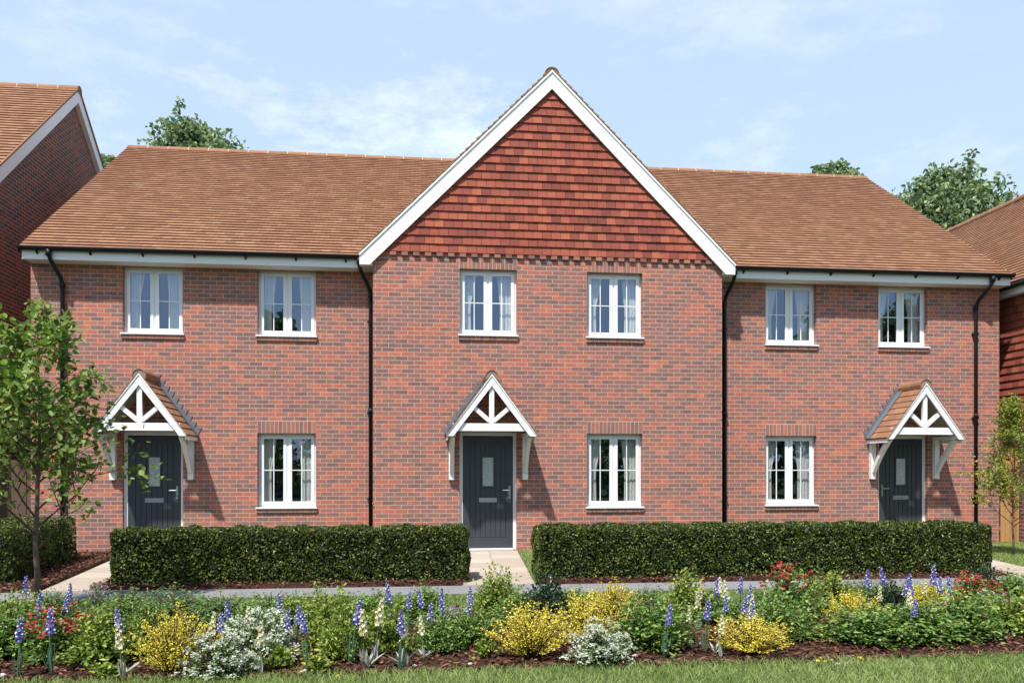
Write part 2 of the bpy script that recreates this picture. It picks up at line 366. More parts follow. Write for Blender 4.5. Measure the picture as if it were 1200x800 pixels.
def blades(regs, hmin, hmax, w, label):
    Ps, hs = [], []
    for poly, dens in regs:
        a = np.array(poly); lo, hi = a.min(0), a.max(0); k = int((hi - lo).prod() * dens); R = RNG.uniform(lo, hi, (k, 2)); R = R[inpoly(R, poly)]
        Ps.append(R)
    P = np.concatenate(Ps); n = len(P); h = RNG.uniform(hmin, hmax, n)[:, None]
    base = np.c_[P, np.full(n, -.016)]; ang = RNG.uniform(0, 2 * PI, n); sd = np.c_[np.cos(ang), np.sin(ang), np.zeros(n)] * w
    lean = np.c_[RNG.normal(size=(n, 2)) * .45, np.ones(n)]; patch = .5 + .5 * np.sin(P[:, 0] * 3.1 + 2 * np.sin(P[:, 1] * 4)) * np.sin(P[:, 1] * 5.3 + P[:, 0])
    mid = base + lean * h * .55; tip = base + lean * h + np.c_[lean[:, :2] * h * .5, -h * .1 * np.abs(lean[:, :1])]
    V = np.stack([base - sd, base + sd, mid + sd * .7, mid - sd * .7, tip], 1).reshape(-1, 3); b = (np.arange(n) * 5)[:, None]
    mb = MB(); r = np.clip(RNG.uniform(0, 1, n) * .75 + patch * .25, 0, 1)
    Fq = b + np.array([[0, 1, 2, 3]]); Ft = b + np.array([[3, 2, 4, 4]])
    me_v = V; mb.v = [tuple(x) for x in V.tolist()]
    mb.f = Fq.tolist() + (b + np.array([[3, 2, 4]])).tolist(); mb.uv = [(0, 0)] * (n * 7); mb.r = r.tolist() * 2; mb.m = [0] * (2 * n)
    return tag(mb.build('grass', M['blade']), label, None, None, 'stuff')
blades([([(-4.5, -10.6), (6.2, -10.6), (6.2, BED_F + .02), (-4.5, BED_F + .02)], 5200)], .025, .06, .0026, 'short mown lawn grass in front of the flower bed')
blades([([(-7, BED_B - .25), (9, BED_B - .25), (9, PATH_F - .02), (-7, PATH_F - .02)], 2600)], .02, .05, .003, 'strip of grass between the flower bed and the grey footpath')
blades([([(8.9, -3.8), (12.2, -3.8), (12.2, .6), (9.75, -.02)], 3600), ([(1.46, -4.6), (2.6, -3.4), (2.6, -.5), (1.74, -.5)], 3600), ([(-4.0, -3.5), (.6, -3.5), (.7, -.05), (-3.9, -.05)], 900), ([(2.6, -3.5), (8, -3.5), (8.7, -.1), (2.6, -.5)], 700)], .025, .065, .004, 'green lawn grass between the hedges and the brick walls')

# ---------------------------------------------------------------- the main terrace
BX = 2.343
house = empty('terraced_house', (BX, 0, 0), 'long two-storey red brick terrace with tile-hung central gable and three dark front doors', 'house')
G = -.4768                                                        # face of the projecting gable bay
WL, WR, GL, GR = -6.728, 11.4, -.833, 5.525
OP = dict(a=(-5.205, -4.18), b=(-2.9, -1.875), c=(.69, 1.715), d=(2.996, 4.021), e=(6.572, 7.597), f=(8.862, 9.887))
LOW = (.75, 2.10); UPW = (3.825, 5.022); DOOR = (0.0, 2.122)
def pierced_wall(x0, x1, z0, z1, ops, y, th, name='wall'):
    mb = MB(); xs = sorted({x0, x1, *[v for o in ops for v in o[:2]]}); zs = sorted({z0, z1, *[v for o in ops for v in o[2:]]})
    ins = lambda x, z: any(o[0] < x < o[1] and o[2] < z < o[3] for o in ops)
    for i in range(len(xs) - 1):
        for k in range(len(zs) - 1):
            if ins((xs[i] + xs[i + 1]) / 2, (zs[k] + zs[k + 1]) / 2): continue
            a, b, c, d = xs[i], xs[i + 1], zs[k], zs[k + 1]
            mb.face([(a, y, c), (b, y, c), (b, y, d), (a, y, d)]); mb.face([(b, y + th, c), (a, y + th, c), (a, y + th, d), (b, y + th, d)], mi=1)
    for a, b, c, d in ops:
        mb.face([(a, y, c), (a, y, d), (a, y + th, d), (a, y + th, c)]); mb.face([(b, y + th, c), (b, y + th, d), (b, y, d), (b, y, c)])
        mb.face([(a, y, d), (b, y, d), (b, y + th, d), (a, y + th, d)])
        if c > z0: mb.face([(a, y + th, c), (b, y + th, c), (b, y, c), (a, y, c)])
    for x in (x0, x1): mb.face([(x, y, z0), (x, y + th, z0), (x, y + th, z1), (x, y, z1)] if x == x0 else [(x, y + th, z0), (x, y, z0), (x, y, z1), (x, y + th, z1)])
    return mb
R4 = lambda o, z: (*o, *z)
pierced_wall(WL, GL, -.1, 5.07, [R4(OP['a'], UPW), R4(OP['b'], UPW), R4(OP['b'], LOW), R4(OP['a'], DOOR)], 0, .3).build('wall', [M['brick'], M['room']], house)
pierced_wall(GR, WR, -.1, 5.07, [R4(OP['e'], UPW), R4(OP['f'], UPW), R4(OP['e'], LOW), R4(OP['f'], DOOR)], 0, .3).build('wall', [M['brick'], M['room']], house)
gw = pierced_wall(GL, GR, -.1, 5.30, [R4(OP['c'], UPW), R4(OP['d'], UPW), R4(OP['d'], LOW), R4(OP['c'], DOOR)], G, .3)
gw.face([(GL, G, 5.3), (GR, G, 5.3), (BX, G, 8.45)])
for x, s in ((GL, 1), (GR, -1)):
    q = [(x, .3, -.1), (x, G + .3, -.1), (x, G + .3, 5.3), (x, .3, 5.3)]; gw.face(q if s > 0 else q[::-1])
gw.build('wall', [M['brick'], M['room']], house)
EY, EZ, RY, RZ = -.3, 5.246, 4.94, 8.984
BY = 2 * RY
side = MB()
for x in (WL, WR):
    q = [(x, .3, -.1), (x, .3, 5.1), (x, RY, 8.85), (x, BY, 5.1), (x, BY, -.1)]; side.face(q if x == WL else q[::-1])
side.face([(WR, BY, -.1), (WL, BY, -.1), (WL, BY, 5.1), (WR, BY, 5.1)])
side.build('wall', M['brick'], house)
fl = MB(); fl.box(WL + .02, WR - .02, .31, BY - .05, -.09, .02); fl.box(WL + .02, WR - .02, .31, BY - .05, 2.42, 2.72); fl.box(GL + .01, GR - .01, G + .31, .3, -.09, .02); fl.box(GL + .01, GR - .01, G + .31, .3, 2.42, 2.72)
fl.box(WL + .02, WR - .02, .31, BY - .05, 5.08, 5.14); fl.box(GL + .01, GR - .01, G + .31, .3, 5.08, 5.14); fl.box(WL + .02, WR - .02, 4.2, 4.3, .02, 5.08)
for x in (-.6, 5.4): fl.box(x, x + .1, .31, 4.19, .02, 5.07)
fl.build('floor', M['room'], house)

def tiles(mb, O, U, Sv, Nv, W, L, gauge, tw, keep=None, clip=None, t=.032, jit=.002, gap=.0015):
    O, U, Sv, Nv = (np.array(a, float) for a in (O, U, Sv, Nv)); n = int(L / gauge + .5)
    for i in range(n):
        s0 = i * gauge; s1 = min(s0 + gauge * 1.3, L); x = -(tw / 2 if i % 2 else 0); wav = random.uniform(-.001, .001)
        while x < W:
            a, b = max(x, 0) + gap, min(x + tw, W) - gap; x += tw
            if clip:
                lo, hi = clip(s0 + gauge * .2); a, b = max(a, lo), min(b, hi)
            if b - a < .012: continue
            j = random.uniform(-jit, jit); k = random.uniform(-jit, jit) * .8; sj = s0 + wav + random.uniform(-.0015, .0015)
            if keep:
                c = O + U * (a + b) / 2 + Sv * (s0 + gauge / 2)
                if not keep(c): continue
            P = lambda uu, ss, hh: O + U * uu + Sv * ss + Nv * hh
            A, B, C, D = P(a, sj, t + j), P(b, sj, t + k), P(b, s1, .001), P(a, s1, .001)
            r = random.random()
            mb.face([A, B, C, D], [(0, 0)] * 4, r); mb.face([P(a, sj, -.004), P(b, sj, -.004), B, A], [(0, 0)] * 4, r)
            mb.face([P(a, sj, -.004), A, D], [(0, 0)] * 3, r); mb.face([B, P(b, sj, -.004), C], [(0, 0)] * 3, r)
def ridge(mb, p0, p1, r, seg=.45, ext=.35):
    p0, p1 = np.array(p0, float), np.array(p1, float); d = p1 - p0; L = np.linalg.norm(d); d /= L
    sdv = np.cross(d, (0, 0, 1.)); sdv /= np.linalg.norm(sdv); up = np.array((0, 0, 1.)); n = max(1, int(L / seg + .5)); K = 12
    def ring(q, rad): return [q + sdv * rad * math.cos(-ext + (PI + 2 * ext) * k / K) + up * rad * math.sin(-ext + (PI + 2 * ext) * k / K) for k in range(K + 1)]
    for i in range(n):
        a, b = p0 + d * L * i / n, p0 + d * L * (i + 1) / n; rv = random.random(); rr = r * random.uniform(.97, 1.03)
        A, B = ring(a + d * (.008 if i else 0), rr), ring(b - d * (.008 if i < n - 1 else 0), rr)
        for k in range(K): mb.face([A[k], B[k], B[k + 1], A[k + 1]], [(0, 0)] * 4, rv)
        if i < n - 1:
            C, D = ring(b - d * .008, rr * .985), ring(b + d * .008, rr * .985)
            for k in range(K): mb.face([C[k], D[k], D[k + 1], C[k + 1]], [(0, 0)] * 4, .5, 1)
        for e, q, fl in ((i == 0, a, -1), (i == n - 1, b, 1)):
            if e:
                mb.face(ring(q - d * .012 * fl, rr * .90)[::-fl], [(0, 0)] * (K + 1), .5, 2)
                R1, R2 = ring(q, rr), ring(q, rr * .88)
                for k in range(K): mb.face([R1[k], R1[k + 1], R2[k + 1], R2[k]], [(0, 0)] * 4, rv)
GA = 8.60                                                        # apex of the bay's roof
gz = lambda x: GA - abs(x - BX) * .9924
SL = math.hypot(RY - EY, RZ - EZ); sv = ((0), (RY - EY) / SL, (RZ - EZ) / SL); nv = (0, -sv[2], sv[1])
mz = lambda y: EZ + (y - EY) * sv[2] / sv[1]
rf = MB(); X0, X1 = -6.775, 11.42
tiles(rf, (X0, EY - .05, EZ - .035), (1, 0, 0), sv, nv, X1 - X0, SL + .06, .14, .17, keep=lambda c: c[2] > gz(c[0]) - .10 or c[1] > RY - .02)
rf.face([(X0, RY, RZ), (X1, RY, RZ), (X1, BY + .35, 5.15), (X0, BY + .35, 5.15)][::-1])
for a, b in ((X0 + .005, -1.02), (5.71, X1 - .005)):              # underlay just below the tiles
    pass
for xx in (X0, X1):                                               # verge undercloak
    for q in ([(xx, EY - .03, EZ - .05), (xx, RY, RZ - .02), (xx, RY, RZ - .09), (xx, EY - .03, EZ - .12)],): rf.face(q); rf.face(q[::-1])
roof = rf.build('roof', M['tile'], house)
rg = MB(); ridge(rg, (X0, RY, RZ - .07), (X1, RY, RZ - .07), .11); rg.build('ridge_tile', [M['ridge'], M['mortar'], M['ridge_end']], roof)
bf = MB(); c44 = math.cos(math.radians(44.78)); s44 = math.sin(math.radians(44.78)); GLn = 3.42 / c44
for sg in (-1, 1):
    O = (BX + sg * 3.42, -.588, gz(BX + 3.42) + .016); O = (O[0], 5.2, O[2]) if sg < 0 else O
    U = (0, -1, 0) if sg < 0 else (0, 1, 0); W = 5.788
    tiles(bf, O, U, (-sg * c44, 0, s44), (sg * s44, 0, c44), W, GLn, .14, .17, keep=lambda c: c[2] > mz(c[1]) - .10 and c[1] < RY)
    a, b = (BX + sg * 3.42, gz(BX + 3.42) - .012), (BX, GA - .012)
    q = [(a[0], -.575, a[1]), (b[0], -.575, b[1]), (b[0], 4.5, b[1]), (a[0], -.1, a[1])]; bf.face(q if sg < 0 else q[::-1])
bay_roof = bf.build('roof', M['tile'], house)
rg = MB(); ridge(rg, (BX, -.556, GA - .075), (BX, 4.42, GA - .075), .142, .45, .5); rg.build('ridge_tile', [M['ridge'], M['mortar'], M['ridge_end']], bay_roof)
# tile hanging and dentil course
hg = MB(); hz0 = 5.295; tiles(hg, (GL - .02, G - .012, hz0), (1, 0, 0), (0, 0, 1), (0, -1, 0), GR - GL + .04, 3.1, .1475, .168,
    clip=lambda s: (max(0, BX - (8.43 - hz0 - s) / .99 - GL + .02), min(GR - GL + .04, BX + (8.43 - hz0 - s) / .99 - GL + .02)), t=.034, jit=.003, gap=.0028)
hg.build('tile_hanging', M['hung_tile'], house)
DENT = tile_mat('dentil brick', [(0, (.2, .1, .085)), (.5, (.3, .13, .1)), (1, (.4, .17, .11))]); x = GL + .09
while x < GR - .12:
    z = 5.235; dn = MB(); dn.box(x, x + .11, G - .046, G - .001, z - .012, z + .048); dn.build('dentil', DENT, house); x += .205
dl = MB(); dl.box(GL, GR, G - .018, G - .0015, 5.286, 5.296); dl.build('string_course', M['brick'], house)
for sg in (-1, 1):
    bb = MB(); f = lambda x: BX + sg * x
    poly = [(f(0), 8.585), (f(0), 8.265), (f(3.228), 5.03), (f(3.404), 5.03), (f(3.404), 5.207)]
    poly = poly if sg < 0 else poly[::-1]
    bb.prism(poly, -.562, -.534)
    t = [(f(0), 8.60), (f(0), 8.555), (f(3.404), 5.180), (f(3.42), 5.207)]; bb.prism(t if sg < 0 else t[::-1], -.580, -.563)
    b0, b1 = sorted((f(3.404), f(3.184))); bb.box(b0, b1, -.533, -.005, 5.03, 5.2)
    bevel(bb.build('bargeboard', M['white'], house), .003)
def eaves(xa, xb):
    fb = MB(); fb.box(xa, xb, EY, EY + .02, 5.03, 5.225); fb.box(xa, xb, EY + .021, -.002, 5.03, 5.045)
    if xa < -6: fb.prism_x([(EY + .02, 5.03), (.0, 5.03), (.0, 5.4), (EY + .02, 5.2)], xa, xa + .02)
    else: fb.prism_x([(EY + .02, 5.03), (.0, 5.03), (.0, 5.4), (EY + .02, 5.2)], xb - .02, xb)
    bevel(fb.build('fascia', M['white'], house), .003)
    gt = MB(); K = 8; cy, cz, r = EY - .058, 5.222, .056
    for k in range(K):
        a, b = PI + PI * k / K, PI + PI * (k + 1) / K
        for rr in (r, r - .005):
            q = [(xa - .03, cy + rr * math.cos(a), cz + rr * math.sin(a)), (xb + .03, cy + rr * math.cos(a), cz + rr * math.sin(a)), (xb + .03, cy + rr * math.cos(b), cz + rr * math.sin(b)), (xa - .03, cy + rr * math.cos(b), cz + rr * math.sin(b))]
            gt.face(q if rr == r else q[::-1])
    for x in (xa - .03, xb + .03): gt.face([(x, cy + r * math.cos(PI + PI * k / K), cz + r * math.sin(PI + PI * k / K)) for k in range(K + 1)])
    gt.box(xa - .03, xb + .03, cy - r - .004, cy - r + .004, cz - .004, cz + .012)
    g = gt.build('gutter', M['black'], house)
    n = int((xb - xa) / .9)
    for i in range(n + 1):
        x = xa + .25 + i * (xb - xa - .5) / n; bk = MB(); bk.prism_x([(EY - .062, 5.158), (EY - .001, 5.115), (EY - .001, 5.21), (EY - .1, 5.17)], x - .014, x + .014); bk.build('gutter_bracket', M['black'], g)
eaves(-6.735, -1.068); eaves(5.755, 11.405)
def downpipe(xo, yo, xw, yw, ztop, foot=.0):
    mb = MB(); r = .036
    mb.tube([(xo, yo, 5.2), (xo, yo, ztop + .42), (xo + (xw - xo) * .15, yo + (yw - yo) * .15, ztop + .34), (xo + (xw - xo) * .85, yo + (yw - yo) * .85, ztop + .1), (xw, yw, ztop), (xw, yw, foot)], .034, 10)
    mb.tube([(xo, yo, 5.19), (xo, yo, 5.08)], .05, 10); mb.tube([(xw, yw, ztop + .01), (xw, yw, ztop - .07)], .044, 10); mb.tube([(xw, yw, 2.55), (xw, yw, 2.47)], .044, 10)
    d = mb.build('downpipe', M['black'], house, True)
    for z in (4.1, 2.45, .9):
        c = MB(); c.box(xw - .06, xw + .06, yw - .012, yw + .055 if yw > -.1 else yw + .05, z, z + .035); c.build('pipe_clip', M['black'], d)
px = at_y(73, 450, -.06)[0]; downpipe(px - .10, EY - .055, px, -.055, 4.68)
downpipe(-1.075, EY - .06, GL - .065, -.075, 4.62)
downpipe(5.815, EY - .06, GR + .205, -.07, 4.62)
px = at_y(1144, 450, -.06)[0]; downpipe(px + .13, EY - .055, px, -.055, 4.66)

def window(o, zz, wy, upper, bay):
    x0, x1 = o; z0, z1 = zz; y = wy + .112
    fr = MB(); t = .05
    fr.box(x0, x0 + t, y, y + .07, z0 + .03, z1); fr.box(x1 - t, x1, y, y + .07, z0 + .03, z1)
    fr.box(x0 + t, x1 - t, y, y + .07, z1 - t, z1); fr.box(x0 + t, x1 - t, y, y + .07, z0 + .03, z0 + .03 + t)
    xm = (x0 + x1) / 2; fr.box(xm - .03, xm + .03, y + .001, y + .069, z0 + .03 + t, z1 - t)
    w = bevel(fr.build('window', M['upvc'], house), .003)
    for a, b in ((x0 + t - .012, xm - .018), (xm + .018, x1 - t + .012)):
        c, d = z0 + t + .018, z1 - t + .012; s = .058; ys = y - .012
        sb = MB(); sb.box(a, a + s, ys, y - .0005, c, d); sb.box(b - s, b, ys, y - .0005, c, d); sb.box(a + s, b - s, ys, y - .0005, d - s, d); sb.box(a + s, b - s, ys, y - .0005, c, c + s)
        m = (a + b) / 2; q = (c + d) / 2 + .0
        sb.box(m - .008, m + .008, ys + .006, y + .012, c + s, d - s); sb.box(a + s, m - .008, ys + .006, y + .012, q - .008, q + .008); sb.box(m + .008, b - s, ys + .006, y + .012, q - .008, q + .008)
        bevel(sb.build('sash', M['upvc'], w), .004)
        pn = MB(); pn.face([(a + s - .004, y + .004, c + s - .004), (b - s + .004, y + .004, c + s - .004), (b - s + .004, y + .004, d - s + .004), (a + s - .004, y + .004, d - s + .004)]); pn.build('pane', M['glass'], w)
        hn = MB(); hx = b - s / 2 if a > xm - .05 else a + s / 2
        hn.box(hx - .008, hx + .008, y + .0705, y + .095, q - .05, q + .05); hn.build('handle', M['upvc'], w)
    sl = MB(); sl.prism_x([(wy - .045, z0 + .004), (wy + .16, z0 + .004), (wy + .16, z0 + .03), (y - .002, z0 + .03), (wy - .045, z0 + .022)], x0 - .02 if False else x0 + .001, x1 - .001); sl.box(x0 - .025, x1 + .025, wy - .05, wy - .004, z0 + .001, z0 + .028)
    bevel(sl.build('sill', M['upvc'], w), .003)
    bs = MB(); n = 14; ww = (x1 - x0 + .04) / n
    for i in range(n):
        a = x0 - .02 + i * ww; bs.box(a + .004, a + ww - .004, wy - .028, wy - .001, z0 - .068, z0 - .004)
    bs.box(x0 - .018, x1 + .018, wy - .024, wy - .002, z0 - .07, z0 - .002, mi=1)
    bs.build('brick_sill', [SOLD, M['mortar']], w)
    if (not upper) or bay:
        bs = MB(); n = 14; za, zb = z1 + .001, z1 + .221; ww = (x1 - x0) / n
        bs.box(x0, x1, wy - .0022, wy + .05, za, zb, mi=1)
        for i in range(n):
            a = x0 + i * ww; bs.box(a + .0045, a + ww - .0045, wy - .005, wy - .0022, za + .004, zb - .004)
        bs.build('lintel', [SOLD, M['mortar']], w)
    return w
SOLD = tile_mat('upright brick', [(0, (.22, .118, .105)), (.4, (.28, .138, .112)), (.75, (.36, .14, .10)), (1, (.42, .17, .115))])
def curtain(o, zz, wy, side, label):
    x0, x1 = o; z0, z1 = zz; zt, zb = z1 - .06, z0 + .05; y0 = wy + .215; nx, nz = 40, 24; mb = MB(); V = []
    top, waist, low = ((.25, .155, .165) if side < 0 else (.28, .225, .235))
    edge = x0 + .055 if side < 0 else x1 - .055
    for k in range(nz + 1):
        t = k / nz; z = zt + (zb - zt) * t
        w = top + (waist - top) * min(1, t / .52) ** 1.3 if t < .52 else waist + (low - waist) * ((t - .52) / .48)
        for i in range(nx + 1):
            s = i / nx; V.append((edge - side * s * w, y0 + .007 * math.sin(s * 2 * PI * 4 + .4 * math.sin(3 * t)) * (1 - .4 * math.exp(-((t - .52) / .08) ** 2)), z))
    b = len(mb.v); mb.v += V
    for k in range(nz):
        for i in range(nx):
            a = k * (nx + 1) + i; mb.f.append([a, a + 1, a + nx + 2, a + nx + 1]); mb.uv += [(0, 0)] * 4; mb.r.append(.5); mb.m.append(0)
    c = mb.build('curtain', M['curtain'], None, True, loc=(edge, y0, zb)); tag(c, label, 'curtain', 'white curtains inside the windows')
WIN = [('b', 0, LOW, 'ground-floor window right of the leftmost front door'), ('d', G, LOW, 'ground-floor window of the gabled middle bay'), ('e', 0, LOW, 'ground-floor window left of the rightmost front door'),
       ('a', 0, UPW, 'upstairs window above the leftmost front door'), ('b', 0, UPW, 'upstairs window between the leftmost door and the gable'), ('c', G, UPW, 'upstairs gable window above the middle front door'),
       ('d', G, UPW, 'upstairs gable window on the right of its pair'), ('e', 0, UPW, 'upstairs window just right of the gable'), ('f', 0, UPW, 'upstairs window above the rightmost front door')]
for k, wy, zz, lab in WIN:
    window(OP[k], zz, wy, zz is UPW, wy == G)
    for sd, nm in ((-1, 'left'), (1, 'right')): curtain(OP[k], zz, wy, sd, 'white %s-hand curtain in the %s' % (nm, lab))

def door(o, wy, hand):
    x0, x1 = o; y = wy + .085; cx = (x0 + x1) / 2
    lf = MB(); a, b, c, d = x0 + .062, x1 - .062, .045, DOOR[1] - .07; yf = y + .012
    lf.box(a, b, yf, yf + .045, c, d)
    D = bevel(lf.build('door', M['door'], house), .003)
    fr = MB(); fr.box(x0, x0 + .06, y, y + .09, .012, DOOR[1]); fr.box(x1 - .06, x1, y, y + .09, .012, DOOR[1]); fr.box(x0 + .06, x1 - .06, y, y + .09, DOOR[1] - .065, DOOR[1])
    bevel(fr.build('door_frame', M['upvc'], D), .003)
    th = MB(); th.box(x0 + .061, x1 - .061, y - .05, y + .085, .008, .042); th.build('threshold', M['upvc'], D)
    pb = MB(); p0, p1 = a + .13, b - .13; n = 7                    # raised boards between the grooves
    w = (p1 - p0) / n
    for i in range(n):
        u0, u1 = p0 + i * w + .008, p0 + (i + 1) * w - .008
        if u0 < cx + .1 and u1 > cx - .1:
            pb.box(u0, u1, yf - .013, yf - .0004, .24, 1.12); pb.box(u0, u1, yf - .013, yf - .0004, 1.73, d - .13)
        else: pb.box(u0, u1, yf - .013, yf - .0004, .24, d - .13)
    pb.box(a + .004, p0 - .006, yf - .013, yf - .0004, c + .004, d - .004); pb.box(p1 + .006, b - .004, yf - .013, yf - .0004, c + .004, d - .004)
    pb.box(p0 - .006, p1 + .006, yf - .013, yf - .0004, c + .004, .232); pb.box(p0 - .006, p1 + .006, yf - .013, yf - .0004, d - .122, d - .004)
    bevel(pb.build('board_panel', M['door'], D), .003)
    gl = MB(); gl.box(cx - .095, cx + .095, yf - .015, yf - .0006, 1.155, 1.665); gl.build('glazing', M['obscure'], D)
    gf = MB()
    for q in ((cx - .118, cx - .096, 1.132, 1.69), (cx + .096, cx + .118, 1.132, 1.69), (cx - .096, cx + .096, 1.132, 1.153), (cx - .096, cx + .096, 1.667, 1.69)): gf.box(q[0], q[1], yf - .024, yf - .0006, q[2], q[3])
    gf.build('glazing_bead', M['door'], D)
    lp = MB(); lp.box(cx - .16, cx + .16, yf - .020, yf - .0135, .865, .945); lp.box(cx - .135, cx + .135, yf - .026, yf - .0205, .882, .93)
    bevel(lp.build('letter_plate', M['chrome'], D), .003)
    hx = b - .06 if hand > 0 else a + .06; hn = MB(); hn.box(hx - .017, hx + .017, yf - .022, yf - .0135, .93, 1.16)
    hn.tube([(hx, yf - .012, 1.08), (hx, yf - .06, 1.08)], .010, 8); hn.tube([(hx + hand * .008, yf - .06, 1.08), (hx - hand * .13, yf - .06, 1.082)], .010, 8); hn.tube([(hx, yf - .012, .98), (hx, yf - .022, .98)], .012, 8)
    hn.build('handle', M['chrome'], D)
door(OP['a'], 0, 1); door(OP['c'], G, 1); door(OP['f'], 0, -1)

def canopy(o, wy):
    cx = (o[0] + o[1]) / 2; yf = wy - .74; ap, lo, hw = 3.085, 2.02, .768; th = math.atan2(ap - .0 - lo - .02, hw); ct, st = math.cos(th), math.sin(th)
    L = math.hypot(hw, ap - lo - .02)
    rb = MB()
    for sg in (-1, 1):
        O = (cx + sg * hw, wy - .002, ap - (ap - lo - .02)); O = O if sg < 0 else (O[0], yf - .02, O[2])
        Wd = .74 + .02
        tiles(rb, O, (0, -1, 0) if sg < 0 else (0, 1, 0), (-sg * ct, 0, st), (sg * st, 0, ct), Wd, L, .142, .175, t=.018)
    root = rb.build('canopy', M['tile'], house)
    ub = MB(); z_e = lo + .02
    for sg in (-1, 1):
        q = [(cx + sg * hw, z_e - .008), (cx, ap - .008), (cx, ap - .03), (cx + sg * (hw - .01), z_e - .03)]
        ub.prism(q if sg > 0 else q[::-1], yf + .03, wy - .003)
    ub.build('boarding', M['under'], root)
    rg = MB(); ridge(rg, (cx, yf + .004, ap - .06), (cx, wy - .004, ap - .06), .118, .37, .7); rg.build('ridge_tile', [M['ridge'], M['mortar'], M['ridge_end']], root)
    for sg in (-1, 1):
        bb = MB(); f = lambda x: cx + sg * x
        poly = [(f(0), ap - .015), (f(0), ap - .215), (f(hw - .115), lo - .005), (f(hw - .005), lo - .005), (f(hw - .005), lo + .03)]
        bb.prism(poly if sg < 0 else poly[::-1], yf, yf + .03)
        t = [(f(0), ap - .012), (f(0), ap - .05), (f(hw + .0), lo + .0), (f(hw + .0), lo + .02)]; bb.prism(t if sg < 0 else t[::-1], yf - .014, yf - .001)
        bevel(bb.build('bargeboard', M['white'], root), .003)
        st_ = MB(); a0, a1 = (f(.035), 2.275), (f(.33), 2.53); wv = .036; dx, dz = a1[0] - a0[0], a1[1] - a0[1]; l = math.hypot(dx, dz); nx, nz = -dz / l * wv, dx / l * wv
        q = [(a0[0] + nx, a0[1] + nz), (a0[0] - nx, a0[1] - nz), (a1[0] - nx, a1[1] - nz), (a1[0] + nx, a1[1] + nz)]
        st_.prism(q if (q[1][0] - q[0][0]) * (q[2][1] - q[1][1]) - (q[1][1] - q[0][1]) * (q[2][0] - q[1][0]) > 0 else q[::-1], yf + .034, yf + .088)
        bevel(st_.build('strut', M['white'], root), .003)
        fb = MB(); b0, b1 = sorted((f(hw - .03), f(hw - .008))); fb.box(b0, b1, yf + .031, wy - .003, lo - .065, lo + .02); fb.build('fascia', M['white'], root)
        br = MB(); p0, p1 = sorted((f(.61), f(.705)))
        br.box(p0, p1, wy - .085, wy - .002, 1.27, 2.09)
        br.box(p0 + .002, p1 - .002, yf + .05, wy - .086, 2.02, 2.088)                   # arm carrying the eave
        K = 9; ya, yb = wy - .084, yf + .10; za, zb = 1.42, 2.03; wv = .05
        prev = None
        for k in range(K + 1):                                    # curved brace
            t = k / K; yy = ya + (yb - ya) * t; zz = za + (zb - za) * t; bow = .028 * math.sin(PI * t)
            cyy, czz = yy + bow * .66, zz + bow * .74
            cur = (cyy - wv * .64 + .0, czz - wv * .77, cyy + wv * .64, czz + wv * .77)
            cur = (cyy + wv * .3 * 0 - wv * .6, czz - wv * .6, cyy + wv * .6, czz + wv * .6)
            if prev:
                a, b = p0 + .014, p1 - .014; (ly0, lz0, uy0, uz0), (ly1, lz1, uy1, uz1) = prev, cur
                br.face([(a, ly0, lz0), (b, ly0, lz0), (b, ly1, lz1), (a, ly1, lz1)]); br.face([(b, uy0, uz0), (a, uy0, uz0), (a, uy1, uz1), (b, uy1, uz1)])
                br.face([(a, uy0, uz0), (a, ly0, lz0), (a, ly1, lz1), (a, uy1, uz1)]); br.face([(b, ly0, lz0), (b, uy0, uz0), (b, uy1, uz1), (b, ly1, lz1)])
            prev = cur
        br.build('bracket', M['white'], root)
        # stepped lead flashing against the wall
        ls = MB(); n = 10
        for k in range(n):
            s0, s1 = k / n, (k + 1) / n; xa, za2 = f(hw * (1 - s0) + .0), z_e + (ap - z_e) * s0; xb, zb2 = f(hw * (1 - s1)), z_e + (ap - z_e) * s1
            q = [(xa, za2 - .01), (xb, zb2 - .01), (xb, zb2 + .05), (xa + sg * .062, zb2 + .045), (xa + sg * .005, za2 + .03)]
            pass
            area = sum(q[i][0] * q[(i + 1) % 5][1] - q[(i + 1) % 5][0] * q[i][1] for i in range(5))
            ls.prism(q if area > 0 else q[::-1], wy - .012 - .001 * (k % 2), wy - .002)
            # dressing over the tiles
            w0 = .024
            A, B = np.array((xa, za2)), np.array((xb, zb2)); nn = np.array((sg * st, ct)) * w0
            ls.face([(A[0] + nn[0], wy - .16, A[1] + nn[1]), (B[0] + nn[0], wy - .16, B[1] + nn[1]), (B[0] + nn[0], wy - .003, B[1] + nn[1]), (A[0] + nn[0], wy - .003, A[1] + nn[1])][:: (1 if sg < 0 else -1)])
        ls.build('flashing', M['lead'], root)
    tb = MB(); tb.box(cx - .66, cx + .66, yf + .032, yf + .09, 2.105, 2.235); bevel(tb.build('tie_beam', M['white'], root), .003)
    kp = MB(); kp.box(cx - .042, cx + .042, yf + .033, yf + .089, 2.236, 2.93); bevel(kp.build('king_post', M['white'], root), .003)
canopy(OP['a'], 0); canopy(OP['c'], G); canopy(OP['f'], 0)

